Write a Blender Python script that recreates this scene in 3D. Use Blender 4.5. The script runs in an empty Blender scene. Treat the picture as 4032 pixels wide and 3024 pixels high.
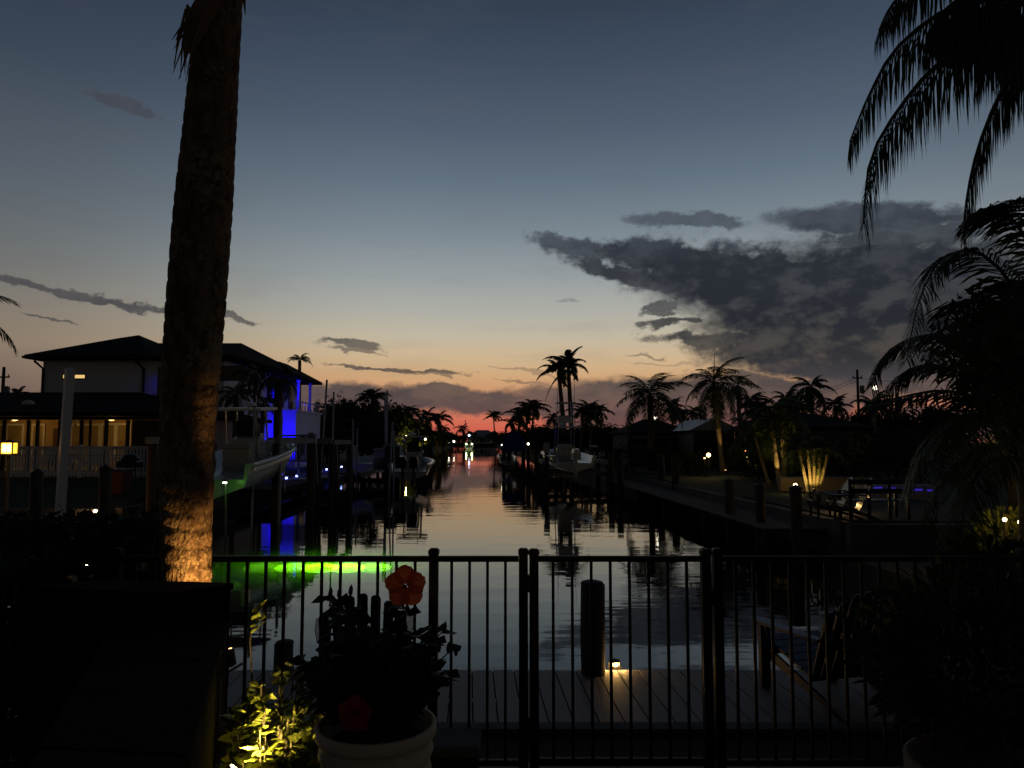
import bpy, math, random
from mathutils import Vector, Matrix, noise as mnoise
R = math.radians
SC = bpy.context.scene
COL = SC.collection
# ------------------------------------------------------------------ camera
F, CX, CY, HZ, H = 2950.0, 2016.0, 1512.0, 1735.0, 1.92   # focal (px), centre, horizon row, eye height
TH = math.atan((HZ - CY) / F)
cam = bpy.data.cameras.new('camera'); co = bpy.data.objects.new('camera', cam); COL.objects.link(co)
co.location = (0, 0, H); co.rotation_euler = (R(90) + TH, 0, 0)
cam.sensor_width = 36.0; cam.lens = F * 36.0 / 4032.0; cam.clip_start = 0.05; cam.clip_end = 3000
SC.camera = co
SC.view_settings.view_transform = 'Standard'; SC.view_settings.look = 'None'
SC.view_settings.gamma = 1.0; SC.view_settings.exposure = 0.0; SC.view_settings.use_curve_mapping = False
SC.render.engine = 'CYCLES'
cy = SC.cycles
cy.use_denoising = True; cy.max_bounces = 6; cy.diffuse_bounces = 2; cy.glossy_bounces = 3
cy.transmission_bounces = 4; cy.volume_bounces = 1; cy.transparent_max_bounces = 6
cy.sample_clamp_indirect = 2.0; cy.caustics_reflective = False; cy.caustics_refractive = False

def slopes(px, py):
    u = (px - CX) / F; v = (CY - py) / F
    y = math.cos(TH) - v * math.sin(TH); z = math.sin(TH) + v * math.cos(TH)
    return u / y, z / y
def P(px, py, d):
    a, b = slopes(px, py); return Vector((a * d, d, H + b * d))
def G(px, py, z):
    a, b = slopes(px, py); d = (z - H) / b; return Vector((a * d, d, z))
def PXX(px, d): return (px - CX) / F * d
def lin(c):
    return tuple(((v / 255) / 12.92 if v / 255 <= .04045 else ((v / 255 + .055) / 1.055) ** 2.4) for v in c)

# ------------------------------------------------------------------ world: dusk sky after sunset
W = bpy.data.worlds.new('World'); SC.world = W; W.use_nodes = True
NT = W.node_tree; NT.nodes.clear()
def nd(t, **k):
    n = NT.nodes.new(t)
    for a, b in k.items(): setattr(n, a, b)
    return n
def setin(n, i, v):
    if hasattr(v, 'bl_idname') or hasattr(v, 'is_output'): NT.links.new(v, n.inputs[i])
    else: n.inputs[i].default_value = v
def mth(op, a, b=None, c=None, clamp=False):
    n = nd('ShaderNodeMath', operation=op, use_clamp=clamp); setin(n, 0, a)
    if b is not None: setin(n, 1, b)
    if c is not None: setin(n, 2, c)
    return n.outputs[0]
def vmth(op, a, b=None, s=None):
    n = nd('ShaderNodeVectorMath', operation=op); setin(n, 0, a)
    if b is not None: setin(n, 1, b)
    if s is not None: setin(n, 3, s)
    return n.outputs[1] if op == 'LENGTH' else n.outputs[0]
def mrange(v, a, b, c=0.0, d=1.0, smooth=True):
    n = nd('ShaderNodeMapRange', interpolation_type='SMOOTHSTEP' if smooth else 'LINEAR'); n.clamp = True
    setin(n, 0, v); setin(n, 1, a); setin(n, 2, b); setin(n, 3, c); setin(n, 4, d); return n.outputs[0]
def ramp(v, stops):
    n = nd('ShaderNodeValToRGB'); e = n.color_ramp.elements
    while len(e) < len(stops): e.new(0.5)
    for i, (p, c) in enumerate(stops): e[i].position = p; e[i].color = lin(c) + (1,)
    setin(n, 0, v); return n.outputs[0]
def cmix(f, a, b, bt='MIX'):
    n = nd('ShaderNodeMix', data_type='RGBA', blend_type=bt); setin(n, 0, f); setin(n, 6, a); setin(n, 7, b); return n.outputs[2]
tc = nd('ShaderNodeTexCoord'); sep = nd('ShaderNodeSeparateXYZ'); NT.links.new(tc.outputs['Generated'], sep.inputs[0])
X_, Y_, Z_ = sep.outputs
AZ = mth('ARCTAN2', X_, Y_); EL = mth('ARCSINE', Z_)
elp = mth('MULTIPLY', EL, 1.0 / 0.9, clamp=True)                       # 0..1 over 0..0.9 rad
E = lambda y: math.atan((HZ - y) / F) / 0.9
warm = ramp(elp, [(0, (200, 92, 74)), (E(1690), (208, 98, 78)), (E(1640), (210, 116, 90)), (E(1560), (210, 148, 106)),
                  (E(1480), (208, 167, 123)), (E(1410), (206, 180, 144)), (E(1320), (192, 182, 161)), (E(1220), (173, 173, 165)), (E(1090), (151, 158, 160)),
                  (E(900), (122, 135, 145)), (E(700), (99, 114, 128)), (E(480), (80, 94, 111)), (E(220), (64, 78, 96)), (E(-40), (52, 64, 80)), (1, (30, 38, 52))])
cool = ramp(elp, [(0, (106, 84, 78)), (E(1560), (114, 98, 90)), (E(1410), (140, 124, 108)), (E(1300), (131, 122, 110)),
                  (E(1190), (118, 117, 113)), (E(1050), (104, 109, 112)), (E(800), (85, 95, 105)), (E(400), (60, 71, 86)),
                  (E(0), (45, 54, 70)), (1, (26, 32, 44))])
azr = mth('SUBTRACT', AZ, 0.07)
side = mth('MAXIMUM', mrange(azr, -0.20, -0.72), mrange(azr, 0.30, 0.95))
sky = cmix(side, warm, cool)
dusk = mrange(mth('ABSOLUTE', azr), 0.5, 2.3, 1.0, 0.22)               # the sky opposite the sunset is darker
dk3 = nd('ShaderNodeCombineColor')
for i in range(3): NT.links.new(dusk, dk3.inputs[i])
sky = cmix(1.0, sky, dk3.outputs[0], 'MULTIPLY')
# clouds: soft ellipses in (azimuth, elevation), torn by fractal noise
comb = nd('ShaderNodeCombineXYZ'); NT.links.new(AZ, comb.inputs[0]); NT.links.new(EL, comb.inputs[1])
def noise_tex(scale, detail, stretch=(1, 1, 1), rough=0.55, off=(0, 0, 0)):
    m = nd('ShaderNodeMapping'); m.inputs['Scale'].default_value = stretch; m.inputs['Location'].default_value = off
    NT.links.new(comb.outputs[0], m.inputs[0])
    n = nd('ShaderNodeTexNoise', noise_dimensions='2D'); n.inputs['Scale'].default_value = scale
    n.inputs['Detail'].default_value = detail; n.inputs['Roughness'].default_value = rough
    NT.links.new(m.outputs[0], n.inputs['Vector']); return n
n1 = noise_tex(9, 7, (1, 2.2, 1), 0.6); n2 = noise_tex(26, 6, (1, 1.5, 1), 0.6, (3, 7, 0)); n3 = noise_tex(5, 6, (1, 5, 1), 0.55, (1, 2, 0)); n4 = noise_tex(75, 5, (1, 1.3, 1), 0.65, (5, 1, 0))
warp = vmth('SCALE', vmth('SUBTRACT', n1.outputs['Color'], (0.5, 0.5, 0.5)), s=0.05)
warp2 = vmth('SCALE', vmth('SUBTRACT', n2.outputs['Color'], (0.5, 0.5, 0.5)), s=0.022)
wc = vmth('ADD', vmth('ADD', comb.outputs[0], vmth('MULTIPLY', warp, (1.0, 0.45, 0))), vmth('MULTIPLY', warp2, (1.0, 0.8, 0)))
rag = mth('ADD', mth('ADD', mth('MULTIPLY', mth('SUBTRACT', n2.outputs['Fac'], 0.5), 1.9), mth('MULTIPLY', mth('SUBTRACT', n4.outputs['Fac'], 0.5), .8)), mth('MULTIPLY', mth('SUBTRACT', n1.outputs['Fac'], 0.5), 1.0))
CL = [  # px, py, half width, half height, turn (deg, + = falls to the right), ragged, opacity
    (2960, 1135, 480, 128, 9, .55, 1.0), (3450, 1260, 600, 260, 2, .28, 1.0), (2640, 1030, 330, 62, 7, .6, 1.0),
    (2290, 985, 190, 40, 12, .75, .9), (2480, 1095, 250, 34, 17, .8, .95), (3100, 1280, 330, 115, 24, .5, 1.0), (3230, 1310, 440, 165, 14, .28, 1.0), (3120, 1180, 520, 130, 6, .28, 1.0),
    (2720, 893, 240, 26, 5, .6, .75), (3430, 945, 340, 48, 6, .35, .95), (3560, 1020, 300, 50, 3, .7, .9),
    (2590, 1218, 70, 20, -4, 1.3, .85), (2620, 1246, 60, 14, 4, 1.3, .8), (2670, 1278, 140, 18, -6, 1.1, .9), (2830, 1352, 250, 26, 2, .7, .95),
    (3280, 1430, 480, 105, 8, .45, 1.0), (3050, 1520, 330, 26, 6, .7, .9), (2990, 1440, 170, 20, 9, .8, .8),
    (2860, 1560, 620, 62, 3, .35, .93), (2760, 1655, 560, 62, 1, .3, .9), (3150, 1665, 160, 34, 0, .3, .85), (3800, 1680, 520, 62, 0, .3, .95), (3350, 1540, 420, 34, 3, .4, .95), (2380, 1565, 380, 52, 0, .3, .92),
    (1400, 1575, 520, 52, 1, .25, .95), (1250, 1640, 420, 60, 0, .3, .9), (2480, 1640, 330, 66, 0, .3, .92), (2180, 1600, 260, 40, 0, .3, .9), (1800, 1575, 330, 44, 1, .25, .92), (1735, 1535, 100, 24, 0, .6, .92),
    (2050, 1600, 420, 42, 1, .3, .92), (700, 1590, 560, 34, -1, .3, .6), (3900, 1480, 500, 130, 3, .35, .95),
    (330, 1237, 390, 13, 6.5, .8, .85), (880, 1282, 130, 11, 5, .9, .8), (490, 556, 120, 22, 8, .6, .55),
    (60, 70, 130, 60, 5, .6, .35), (215, 1335, 80, 5, 3, .6, .7), (1370, 1366, 110, 15, 6, .9, .8),
    (1560, 1456, 240, 9, 3, .7, .85), (1400, 1392, 90, 7, 3, .9, .7), (1640, 1470, 120, 6, 6, .9, .6), (2080, 1510, 110, 6, 6, .8, .55),
    (2070, 1460, 150, 6, 8, .9, .4), (2250, 1180, 60, 6, 5, .9, .3), (2560, 1403, 80, 5, 8, .9, .5), (2700, 1437, 200, 5, 1, .9, .3),
]
mask = None
for (px, py, hw, hh, tr, rg, op) in CL:
    sx, sz = slopes(px, py)
    m = nd('ShaderNodeMapping', vector_type='TEXTURE')
    m.inputs['Location'].default_value = (math.atan(sx), math.atan(sz), 0)
    m.inputs['Rotation'].default_value = (0, 0, -R(tr)); m.inputs['Scale'].default_value = (hw / F, hh / F, 1)
    NT.links.new(wc, m.inputs[0])
    d = mth('ADD', vmth('LENGTH', m.outputs[0]), mth('MULTIPLY', rag, rg))
    k = mrange(d, 1.34, 0.74, 0.0, op)
    mask = k if mask is None else mth('MAXIMUM', mask, k)
# faint high veil so that the clear sky is not perfectly smooth
veil = mrange(n3.outputs['Fac'], 0.52, 0.75, 0.0, 0.10)
ccol = ramp(elp, [(0, (92, 70, 68)), (E(1600), (88, 78, 78)), (E(1510), (78, 73, 75)), (E(1440), (54, 54, 58)), (E(1300), (42, 45, 52)), (E(1050), (45, 49, 57)), (E(900), (62, 68, 78)), (E(400), (72, 76, 84)), (1, (30, 36, 46))])
cside = mrange(azr, -0.05, -0.6)
ccol = cmix(cside, ccol, lin((70, 68, 74)) + (1,))
body = mth('ADD', mth('MULTIPLY', n1.outputs['Fac'], .55), mth('MULTIPLY', n2.outputs['Fac'], .45))
ccol = cmix(mrange(body, 0.34, 0.66, 0.0, 0.28), ccol, lin((33, 35, 41)) + (1,))          # thicker, darker billows
ccol = cmix(mth('MULTIPLY', mrange(body, 0.55, 0.40), 0.07), ccol, sky)                    # thin places let the sky through
edge = mrange(mask, 0.02, 0.45)
rim = cmix(0.30, ccol, lin((112, 104, 102)) + (1,))
csh = cmix(edge, rim, ccol)
sky = cmix(veil, sky, lin((96, 94, 96)) + (1,))
sky = cmix(mask, sky, csh)
below = mrange(EL, -0.02, 0.0)
sky = cmix(below, lin((30, 26, 26)) + (1,), sky)
bg = nd('ShaderNodeBackground'); NT.links.new(sky, bg.inputs[0]); bg.inputs[1].default_value = 1.0
ow = nd('ShaderNodeOutputWorld'); NT.links.new(bg.outputs[0], ow.inputs[0])
W.cycles.sampling_method = 'MANUAL'; W.cycles.sample_map_resolution = 512

# ------------------------------------------------------------------ materials
MATS = {}
def mat(name, col, rough=0.7, var=0.25, scale=8.0, bump=0.0, metal=0.0, stretch=(1, 1, 1), emit=None, es=0.0, spec=0.4, trans=0.0, rnd=0.0, spots=None):
    if name in MATS: return MATS[name]
    m = bpy.data.materials.new(name); m.use_nodes = True; t = m.node_tree; b = t.nodes['Principled BSDF']
    b.inputs['Roughness'].default_value = rough; b.inputs['Metallic'].default_value = metal; b.inputs['Specular IOR Level'].default_value = spec
    c = t.nodes.new('ShaderNodeTexCoord'); mp = t.nodes.new('ShaderNodeMapping'); mp.inputs['Scale'].default_value = stretch
    t.links.new(c.outputs['Object'], mp.inputs[0])
    n = t.nodes.new('ShaderNodeTexNoise'); n.inputs['Scale'].default_value = scale; n.inputs['Detail'].default_value = 5
    t.links.new(mp.outputs[0], n.inputs['Vector'])
    r = t.nodes.new('ShaderNodeValToRGB'); r.color_ramp.elements[0].position = .3; r.color_ramp.elements[1].position = .7
    r.color_ramp.elements[0].color = tuple(v * (1 - var) for v in col) + (1,)
    r.color_ramp.elements[1].color = tuple(min(1, v * (1 + var)) for v in col) + (1,)
    t.links.new(n.outputs['Fac'], r.inputs[0]); outc = r.outputs[0]
    if rnd:
        oi = t.nodes.new('ShaderNodeObjectInfo'); hs = t.nodes.new('ShaderNodeHueSaturation'); mr = t.nodes.new('ShaderNodeMapRange')
        mr.inputs[3].default_value = 1 - rnd; mr.inputs[4].default_value = 1 + rnd
        t.links.new(oi.outputs['Random'], mr.inputs[0]); t.links.new(mr.outputs[0], hs.inputs['Value']); t.links.new(outc, hs.inputs['Color']); outc = hs.outputs[0]
    if spots:
        v = t.nodes.new('ShaderNodeTexNoise'); v.inputs['Scale'].default_value = spots[0]; v.inputs['Detail'].default_value = 3; v.inputs['Roughness'].default_value = .6
        t.links.new(c.outputs['Object'], v.inputs['Vector'])
        v2 = t.nodes.new('ShaderNodeTexNoise'); v2.inputs['Scale'].default_value = 3.5; t.links.new(c.outputs['Object'], v2.inputs['Vector'])
        ad = t.nodes.new('ShaderNodeMath'); ad.operation = 'MULTIPLY_ADD'; ad.inputs[1].default_value = .6
        t.links.new(v2.outputs['Fac'], ad.inputs[0]); t.links.new(v.outputs['Fac'], ad.inputs[2])
        mr = t.nodes.new('ShaderNodeMapRange'); mr.inputs[1].default_value = .86; mr.inputs[2].default_value = .90
        t.links.new(ad.outputs[0], mr.inputs[0])
        mx = t.nodes.new('ShaderNodeMix'); mx.data_type = 'RGBA'; t.links.new(mr.outputs[0], mx.inputs[0]); t.links.new(outc, mx.inputs[6])
        mx.inputs[7].default_value = tuple(spots[1]) + (1,); outc = mx.outputs[2]
    t.links.new(outc, b.inputs['Base Color'])
    if bump:
        bp = t.nodes.new('ShaderNodeBump'); bp.inputs['Strength'].default_value = bump; bp.inputs['Distance'].default_value = .02
        n2_ = t.nodes.new('ShaderNodeTexNoise'); n2_.inputs['Scale'].default_value = scale * 3; n2_.inputs['Detail'].default_value = 4
        t.links.new(mp.outputs[0], n2_.inputs['Vector']); t.links.new(n2_.outputs['Fac'], bp.inputs['Height']); t.links.new(bp.outputs[0], b.inputs['Normal'])
    if emit: b.inputs['Emission Color'].default_value = tuple(emit) + (1,); b.inputs['Emission Strength'].default_value = es
    if trans:
        tr = t.nodes.new('ShaderNodeBsdfTranslucent'); t.links.new(outc, tr.inputs[0]); ms = t.nodes.new('ShaderNodeMixShader'); ms.inputs[0].default_value = trans
        t.links.new(b.outputs[0], ms.inputs[1]); t.links.new(tr.outputs[0], ms.inputs[2]); t.links.new(ms.outputs[0], t.nodes['Material Output'].inputs[0])
    MATS[name] = m; return m
def glow(name, col, s): return mat(name, (.8, .8, .8), .4, 0.02, 4, emit=col, es=s)
ALU = mat('black_aluminium', (.009, .009, .010), .5, .2, 30, .1, rnd=.15, spec=.18)
CONC = mat('concrete', (.30, .29, .27), .85, .18, 3, .25)
PAVER = mat('paver_stone', (.030, .023, .016), .95, .25, 9, .4, rnd=.2, spec=.04)
MULCH = mat('mulch', (.045, .032, .022), .95, .6, 30, .9)
LAWN = mat('lawn', (.022, .032, .012), .95, .5, 14, .8)
DECK = mat('composite_deck', (.20, .19, .185), .62, .14, 16, .25, stretch=(1, .08, 1), rnd=.10)
DECK2 = mat('weathered_deck', (.10, .085, .07), .85, .3, 9, .3, rnd=.2, spec=.15)
WOOD = mat('piling_wood', (.07, .055, .042), .85, .4, 14, .6, stretch=(1, 1, .12))
BROWNP = mat('brown_post', (.10, .05, .028), .7, .3, 14, .4, stretch=(1, 1, .12))
BARK = mat('palm_bark', (.15, .10, .06), .95, .6, 22, 1.0, stretch=(1, 1, .45), spots=(34, (.25, .19, .115)), spec=.1)
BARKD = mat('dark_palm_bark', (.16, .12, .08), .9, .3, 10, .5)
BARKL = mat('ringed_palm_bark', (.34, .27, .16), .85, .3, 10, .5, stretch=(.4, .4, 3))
FROND = mat('palm_leaf', (.045, .070, .020), .55, .35, 6, 0, trans=.25, rnd=.3)
FRONDD = mat('dry_palm_leaf', (.20, .12, .055), .85, .4, 9, .3, trans=.1)
LEAF = mat('tree_leaf', (.028, .044, .015), .7, .4, 4, 0, trans=.15, rnd=.2, spec=.15)
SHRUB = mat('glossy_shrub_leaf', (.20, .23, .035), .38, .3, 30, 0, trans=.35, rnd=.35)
HIB = mat('hibiscus_leaf', (.022, .042, .014), .6, .3, 30, 0, trans=.15, rnd=.3, spec=.15)
PETAL = mat('orange_petal', (.85, .16, .05), .6, .2, 22, .2, trans=.5)
PETALR = mat('red_petal', (.35, .02, .018), .6, .25, 22, .2, trans=.3)
POT = mat('warm_lit_cream_pot', (.60, .47, .31), .6, .10, 6, .1)  # cream, yellowed with the faint warm light that falls on the pot
TERRA = mat('clay_pot', (.20, .13, .09), .8, .2, 6, .2)
SOIL = mat('soil', (.02, .015, .01), .95, .4, 30, .7)
BLUEC = mat('blue_plastic_wood', (.016, .032, .085), .42, .2, 12, .1, stretch=(1, .1, 1))
STUCCO = mat('white_stucco', (.78, .78, .74), .9, .06, 5, .15)
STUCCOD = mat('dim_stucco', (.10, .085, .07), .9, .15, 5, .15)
STUCCOT = mat('tan_stucco', (.42, .30, .17), .9, .1, 5, .15)
ROOF = mat('dark_roof_tile', (.012, .011, .011), .95, .3, 3, .5, spec=.08)
ROOFG = mat('grey_metal_roof', (.36, .38, .40), .45, .1, 4, .05)
WHITE = mat('white_vinyl', (.70, .70, .68), .5, .05, 5, .03)
TRIM = mat('dark_trim', (.03, .028, .025), .6, .2, 10)
BRONZE = mat('bronze_frame', (.02, .016, .012), .5, .2, 10)
GEL = mat('white_gelcoat', (.60, .60, .58), .25, .04, 3, spec=.5)
GELG = mat('green_lit_gelcoat', (.50, .58, .50), .25, .05, 3, spec=.5)  # white hull with the green glow from below tinted into its colour
GELB = mat('dark_blue_gelcoat', (.03, .05, .10), .25, .05, 3, spec=.5)
VINYL = mat('cream_upholstery', (.45, .38, .32), .6, .1, 8)
BLACKP = mat('black_cowling', (.012, .012, .014), .3, .1, 6)
STEEL = mat('steel_tube', (.5, .5, .5), .3, .05, 8, metal=.9)
PVC = mat('pvc_pole', (.42, .42, .42), .5, .08, 4)
MATTEB = mat('matte_black', (.008, .008, .008), .95, .2, 6, spec=.05)
CANVAS = mat('blue_canvas', (.03, .05, .22), .8, .15, 6)
DARKGL = mat('dark_glass', (.006, .006, .007), .08, .1, 3, spec=.6)
GREYB = mat('grey_beam', (.24, .24, .22), .7, .15, 6, .1)
GREYBOX = mat('grey_box', (.30, .31, .32), .6, .1, 6)
SEAW = mat('seawall_concrete', (.10, .097, .09), .9, .3, 2.5, .4)
REDBIN = mat('reddish_bin', (.16, .045, .025), .6, .2, 6)
CURT = mat('porch_glass', (.30, .24, .12), .35, .25, 1.2, spec=.5)

# ------------------------------------------------------------------ builders
class MB:
    def __init__(s): s.v = []; s.f = []
    def add(s, vs, fs):
        o = len(s.v); s.v += [tuple(v) for v in vs]; s.f += [tuple(i + o for i in f) for f in fs]; return s
    def box(s, x0, x1, y0, y1, z0, z1, b=0.0):
        if b <= 0:
            return s.add([(x0,y0,z0),(x1,y0,z0),(x1,y1,z0),(x0,y1,z0),(x0,y0,z1),(x1,y0,z1),(x1,y1,z1),(x0,y1,z1)],
                         [(0,3,2,1),(4,5,6,7),(0,1,5,4),(1,2,6,5),(2,3,7,6),(3,0,4,7)])
        def ring(x0, x1, y0, y1, z): return [(x0,y0,z),(x1,y0,z),(x1,y1,z),(x0,y1,z)]
        v = ring(x0,x1,y0,y1,z0) + ring(x0,x1,y0,y1,z1-b) + ring(x0+b,x1-b,y0+b,y1-b,z1)
        f = [(0,3,2,1),(8,9,10,11)]
        for k in (0, 4):
            for i in range(4): f.append((k+i, k+(i+1)%4, k+4+(i+1)%4, k+4+i))
        return s.add(v, f)
    def prism(s, poly, z0, z1):
        n = len(poly)
        a = sum(poly[i][0]*poly[(i+1)%n][1]-poly[(i+1)%n][0]*poly[i][1] for i in range(n))
        if a < 0: poly = poly[::-1]
        return s.add([(x,y,z0) for x,y in poly]+[(x,y,z1) for x,y in poly],
                     [tuple(range(n-1,-1,-1)), tuple(range(n,2*n))]+[(i,(i+1)%n,n+(i+1)%n,n+i) for i in range(n)])
    def slab(s, pts, nrm, th):                                # flat polygon given thickness along nrm
        nrm = Vector(nrm).normalized()*th; n = len(pts)
        return s.add([Vector(p) for p in pts]+[Vector(p)+nrm for p in pts],
                     [tuple(range(n-1,-1,-1)), tuple(range(n,2*n))]+[(i,(i+1)%n,n+(i+1)%n,n+i) for i in range(n)])
    def tube(s, pts, rad, n=8, caps=True):
        pts = [Vector(p) for p in pts]
        if not isinstance(rad, (list, tuple)): rad = [rad]*len(pts)
        o = len(s.v); prev = None
        for i, p in enumerate(pts):
            t = (pts[min(i+1,len(pts)-1)]-pts[max(i-1,0)]).normalized()
            if prev is None:
                a = t.cross(Vector((0,0,1)) if abs(t.z)<.9 else Vector((0,1,0))).normalized()
            else: a = (prev - t*prev.dot(t)).normalized()
            prev = a; b = t.cross(a)
            for k in range(n):
                w = 2*math.pi*k/n; q = p + (a*math.cos(w)+b*math.sin(w))*rad[i]; s.v.append(tuple(q))
        for i in range(len(pts)-1):
            for k in range(n):
                s.f.append((o+i*n+k, o+i*n+(k+1)%n, o+(i+1)*n+(k+1)%n, o+(i+1)*n+k))
        if caps:
            s.f.append(tuple(o+k for k in range(n-1,-1,-1))); e = o+(len(pts)-1)*n; s.f.append(tuple(e+k for k in range(n)))
        return s
    def lathe(s, prof, n=24, c=(0,0,0)):
        o = len(s.v)
        for r, z in prof:
            for k in range(n):
                w = 2*math.pi*k/n; s.v.append((c[0]+r*math.cos(w), c[1]+r*math.sin(w), c[2]+z))
        for i in range(len(prof)-1):
            for k in range(n): s.f.append((o+i*n+k, o+i*n+(k+1)%n, o+(i+1)*n+(k+1)%n, o+(i+1)*n+k))
        s.f.append(tuple(o+k for k in range(n-1,-1,-1))); e = o+(len(prof)-1)*n; s.f.append(tuple(e+k for k in range(n)))
        return s
    def mesh(s, name, m, smooth=False):
        me = bpy.data.meshes.new(name); me.from_pydata(s.v, [], s.f); me.materials.append(m)
        if smooth: me.polygons.foreach_set('use_smooth', [True]*len(me.polygons))
        me.update(); return me
    def build(s, name, m, parent=None, smooth=False, loc=None):
        return put(name, s.mesh(name, m, smooth), parent, loc)
def put(name, me, parent=None, loc=None, rot=None, sc=None):
    o = bpy.data.objects.new(name, me); COL.objects.link(o)
    if parent: o.parent = parent
    if loc is not None: o.location = loc
    if rot is not None: o.rotation_euler = rot
    if sc is not None: o.scale = sc if isinstance(sc, (tuple, list)) else (sc, sc, sc)
    return o
def tag(o, label, cat, group=None):
    o['label'] = label; o['category'] = cat
    if group: o['group'] = group
    return o
def thing(name, label, cat, loc=(0, 0, 0), rz=0, group=None):
    o = bpy.data.objects.new(name, None); COL.objects.link(o); o.location = loc; o.rotation_euler = (0, 0, rz); o.empty_display_size = .2
    return tag(o, label, cat, group)
def struct(o): o['kind'] = 'structure'; return o
def stuff(o): o['kind'] = 'stuff'; return o
def point(name, loc, col, power, parent=None, rad=.03):
    l = bpy.data.lights.new(name, 'POINT'); l.color = col; l.energy = power; l.shadow_soft_size = rad
    o = bpy.data.objects.new(name, l); COL.objects.link(o); o.location = loc
    if parent: o.parent = parent
    return o
def spot(name, loc, aim, col, power, angle, parent=None, blend=.4, rad=.03):
    l = bpy.data.lights.new(name, 'SPOT'); l.color = col; l.energy = power; l.spot_size = R(angle); l.spot_blend = blend; l.shadow_soft_size = rad
    o = bpy.data.objects.new(name, l); COL.objects.link(o); o.location = loc
    o.rotation_euler = (Vector(aim)-Vector(loc)).to_track_quat('-Z', 'Y').to_euler()
    if parent: o.parent = parent
    return o
WARM = (1.0, .56, .16); WARMY = (1.0, .72, .22); BLUE = (.006, .0, 1.0)
ZW = -0.82                                                     # water level
XL = lambda y: -10.3 - .05*y                                   # canal edges
XR = lambda y: 8.5 - .045*y

# ------------------------------------------------------------------ setting: water, land, seawalls
def water_mat():
    m = bpy.data.materials.new('canal_water'); m.use_nodes = True; t = m.node_tree; t.nodes.clear()
    g = t.nodes.new('ShaderNodeBsdfGlossy'); g.inputs['Roughness'].default_value = .012; g.inputs[0].default_value = (.96, .97, .97, 1)
    rf = t.nodes.new('ShaderNodeBsdfRefraction'); rf.inputs['IOR'].default_value = 1.33; rf.inputs['Roughness'].default_value = .05; rf.inputs[0].default_value = (.55, .62, .55, 1)
    fr = t.nodes.new('ShaderNodeFresnel'); fr.inputs[0].default_value = 1.36
    mx = t.nodes.new('ShaderNodeMixShader'); o = t.nodes.new('ShaderNodeOutputMaterial')
    c = t.nodes.new('ShaderNodeTexCoord')
    def nz(sc, st, det=2):
        mp = t.nodes.new('ShaderNodeMapping'); mp.inputs['Scale'].default_value = st; t.links.new(c.outputs['Object'], mp.inputs[0])
        n = t.nodes.new('ShaderNodeTexNoise'); n.inputs['Scale'].default_value = sc; n.inputs['Detail'].default_value = det; t.links.new(mp.outputs[0], n.inputs['Vector']); return n.outputs['Fac']
    a = nz(1.0, (.35, 1.3, 1)); b = nz(4.5, (.5, 1.2, 1), 3); big = nz(.06, (1, 1, 1), 2)
    mr = t.nodes.new('ShaderNodeMapRange'); t.links.new(big, mr.inputs[0]); mr.inputs[1].default_value = .35; mr.inputs[2].default_value = .7; mr.inputs[3].default_value = .25; mr.inputs[4].default_value = 1.0
    ad = t.nodes.new('ShaderNodeMath'); ad.operation = 'MULTIPLY_ADD'; ad.inputs[1].default_value = .16; t.links.new(b, ad.inputs[0]); t.links.new(a, ad.inputs[2])
    mu = t.nodes.new('ShaderNodeMath'); mu.operation = 'MULTIPLY'; t.links.new(ad.outputs[0], mu.inputs[0]); t.links.new(mr.outputs[0], mu.inputs[1])
    bp = t.nodes.new('ShaderNodeBump'); bp.inputs['Strength'].default_value = 1.0; bp.inputs['Distance'].default_value = .011
    t.links.new(mu.outputs[0], bp.inputs['Height'])
    for n in (g, rf, fr): t.links.new(bp.outputs[0], n.inputs['Normal'])
    t.links.new(fr.outputs[0], mx.inputs[0]); t.links.new(rf.outputs[0], mx.inputs[1]); t.links.new(g.outputs[0], mx.inputs[2]); t.links.new(mx.outputs[0], o.inputs[0])
    return m
struct(MB().add([(-300, 5.2, ZW), (300, 5.2, ZW), (300, 430, ZW), (-300, 430, ZW)], [(0, 1, 2, 3)]).build('canal_water', water_mat()))
struct(MB().add([(-900, -60, -3.4), (900, -60, -3.4), (900, 1500, -3.4), (-900, 1500, -3.4)], [(0, 1, 2, 3)]).build('ground', MULCH))
# own lot
struct(MB().box(-26, 26, -14, 5.30, -3.3, -.10).build('lot_ground', MULCH))
struct(MB().box(-26, 26, 5.305, 5.47, -3.2, -.06, .02).build('seawall', SEAW))
pat = struct(MB().box(-1.9, 3.15, 3.0, 4.66, -.095, -.03).build('patio', CONC))
for i in range(6):
    x = -1.89+i*.84; MB().box(x, x+.825, 3.01, 4.65, -.029, 0, .006).build('paving_slab', CONC, pat)
struct(MB().box(-9, 9, -13, 2.78, -.095, .55, .02).build('terrace', CONC))
# left bank, right bank, far bank
def bank(name, prof, edge, far_x, m):
    mb = MB(); vs = []; fs = []
    for i, (y, z) in enumerate(prof):
        e = edge(y); vs += [(far_x, y, z), (e, y, z), (e, y, -3.2), (far_x, y, -3.2)]
    for i in range(len(prof)-1):
        a = i*4; b = a+4
        fs += [(a, a+1, b+1, b), (a+1, a+2, b+2, b+1)]
    fs.append((0, 3, 2, 1)); k = (len(prof)-1)*4; fs.append((k, k+1, k+2, k+3))
    return struct(mb.add(vs, fs).build(name, m))
bank('left_bank', [(22.3, -.12), (24, .1), (28, .55), (38, .5), (43, .15), (70, 0), (380, 0)], lambda y: XL(y)-.3, -400, LAWN)
bank('right_bank', [(17.6, -.12), (22, -.08), (40, .1), (70, .1), (380, .1)], lambda y: XR(y)+.32, 400, LAWN)
struct(MB().box(-500, 500, 380.5, 900, -3.2, .3).build('far_bank', LAWN))
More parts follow.
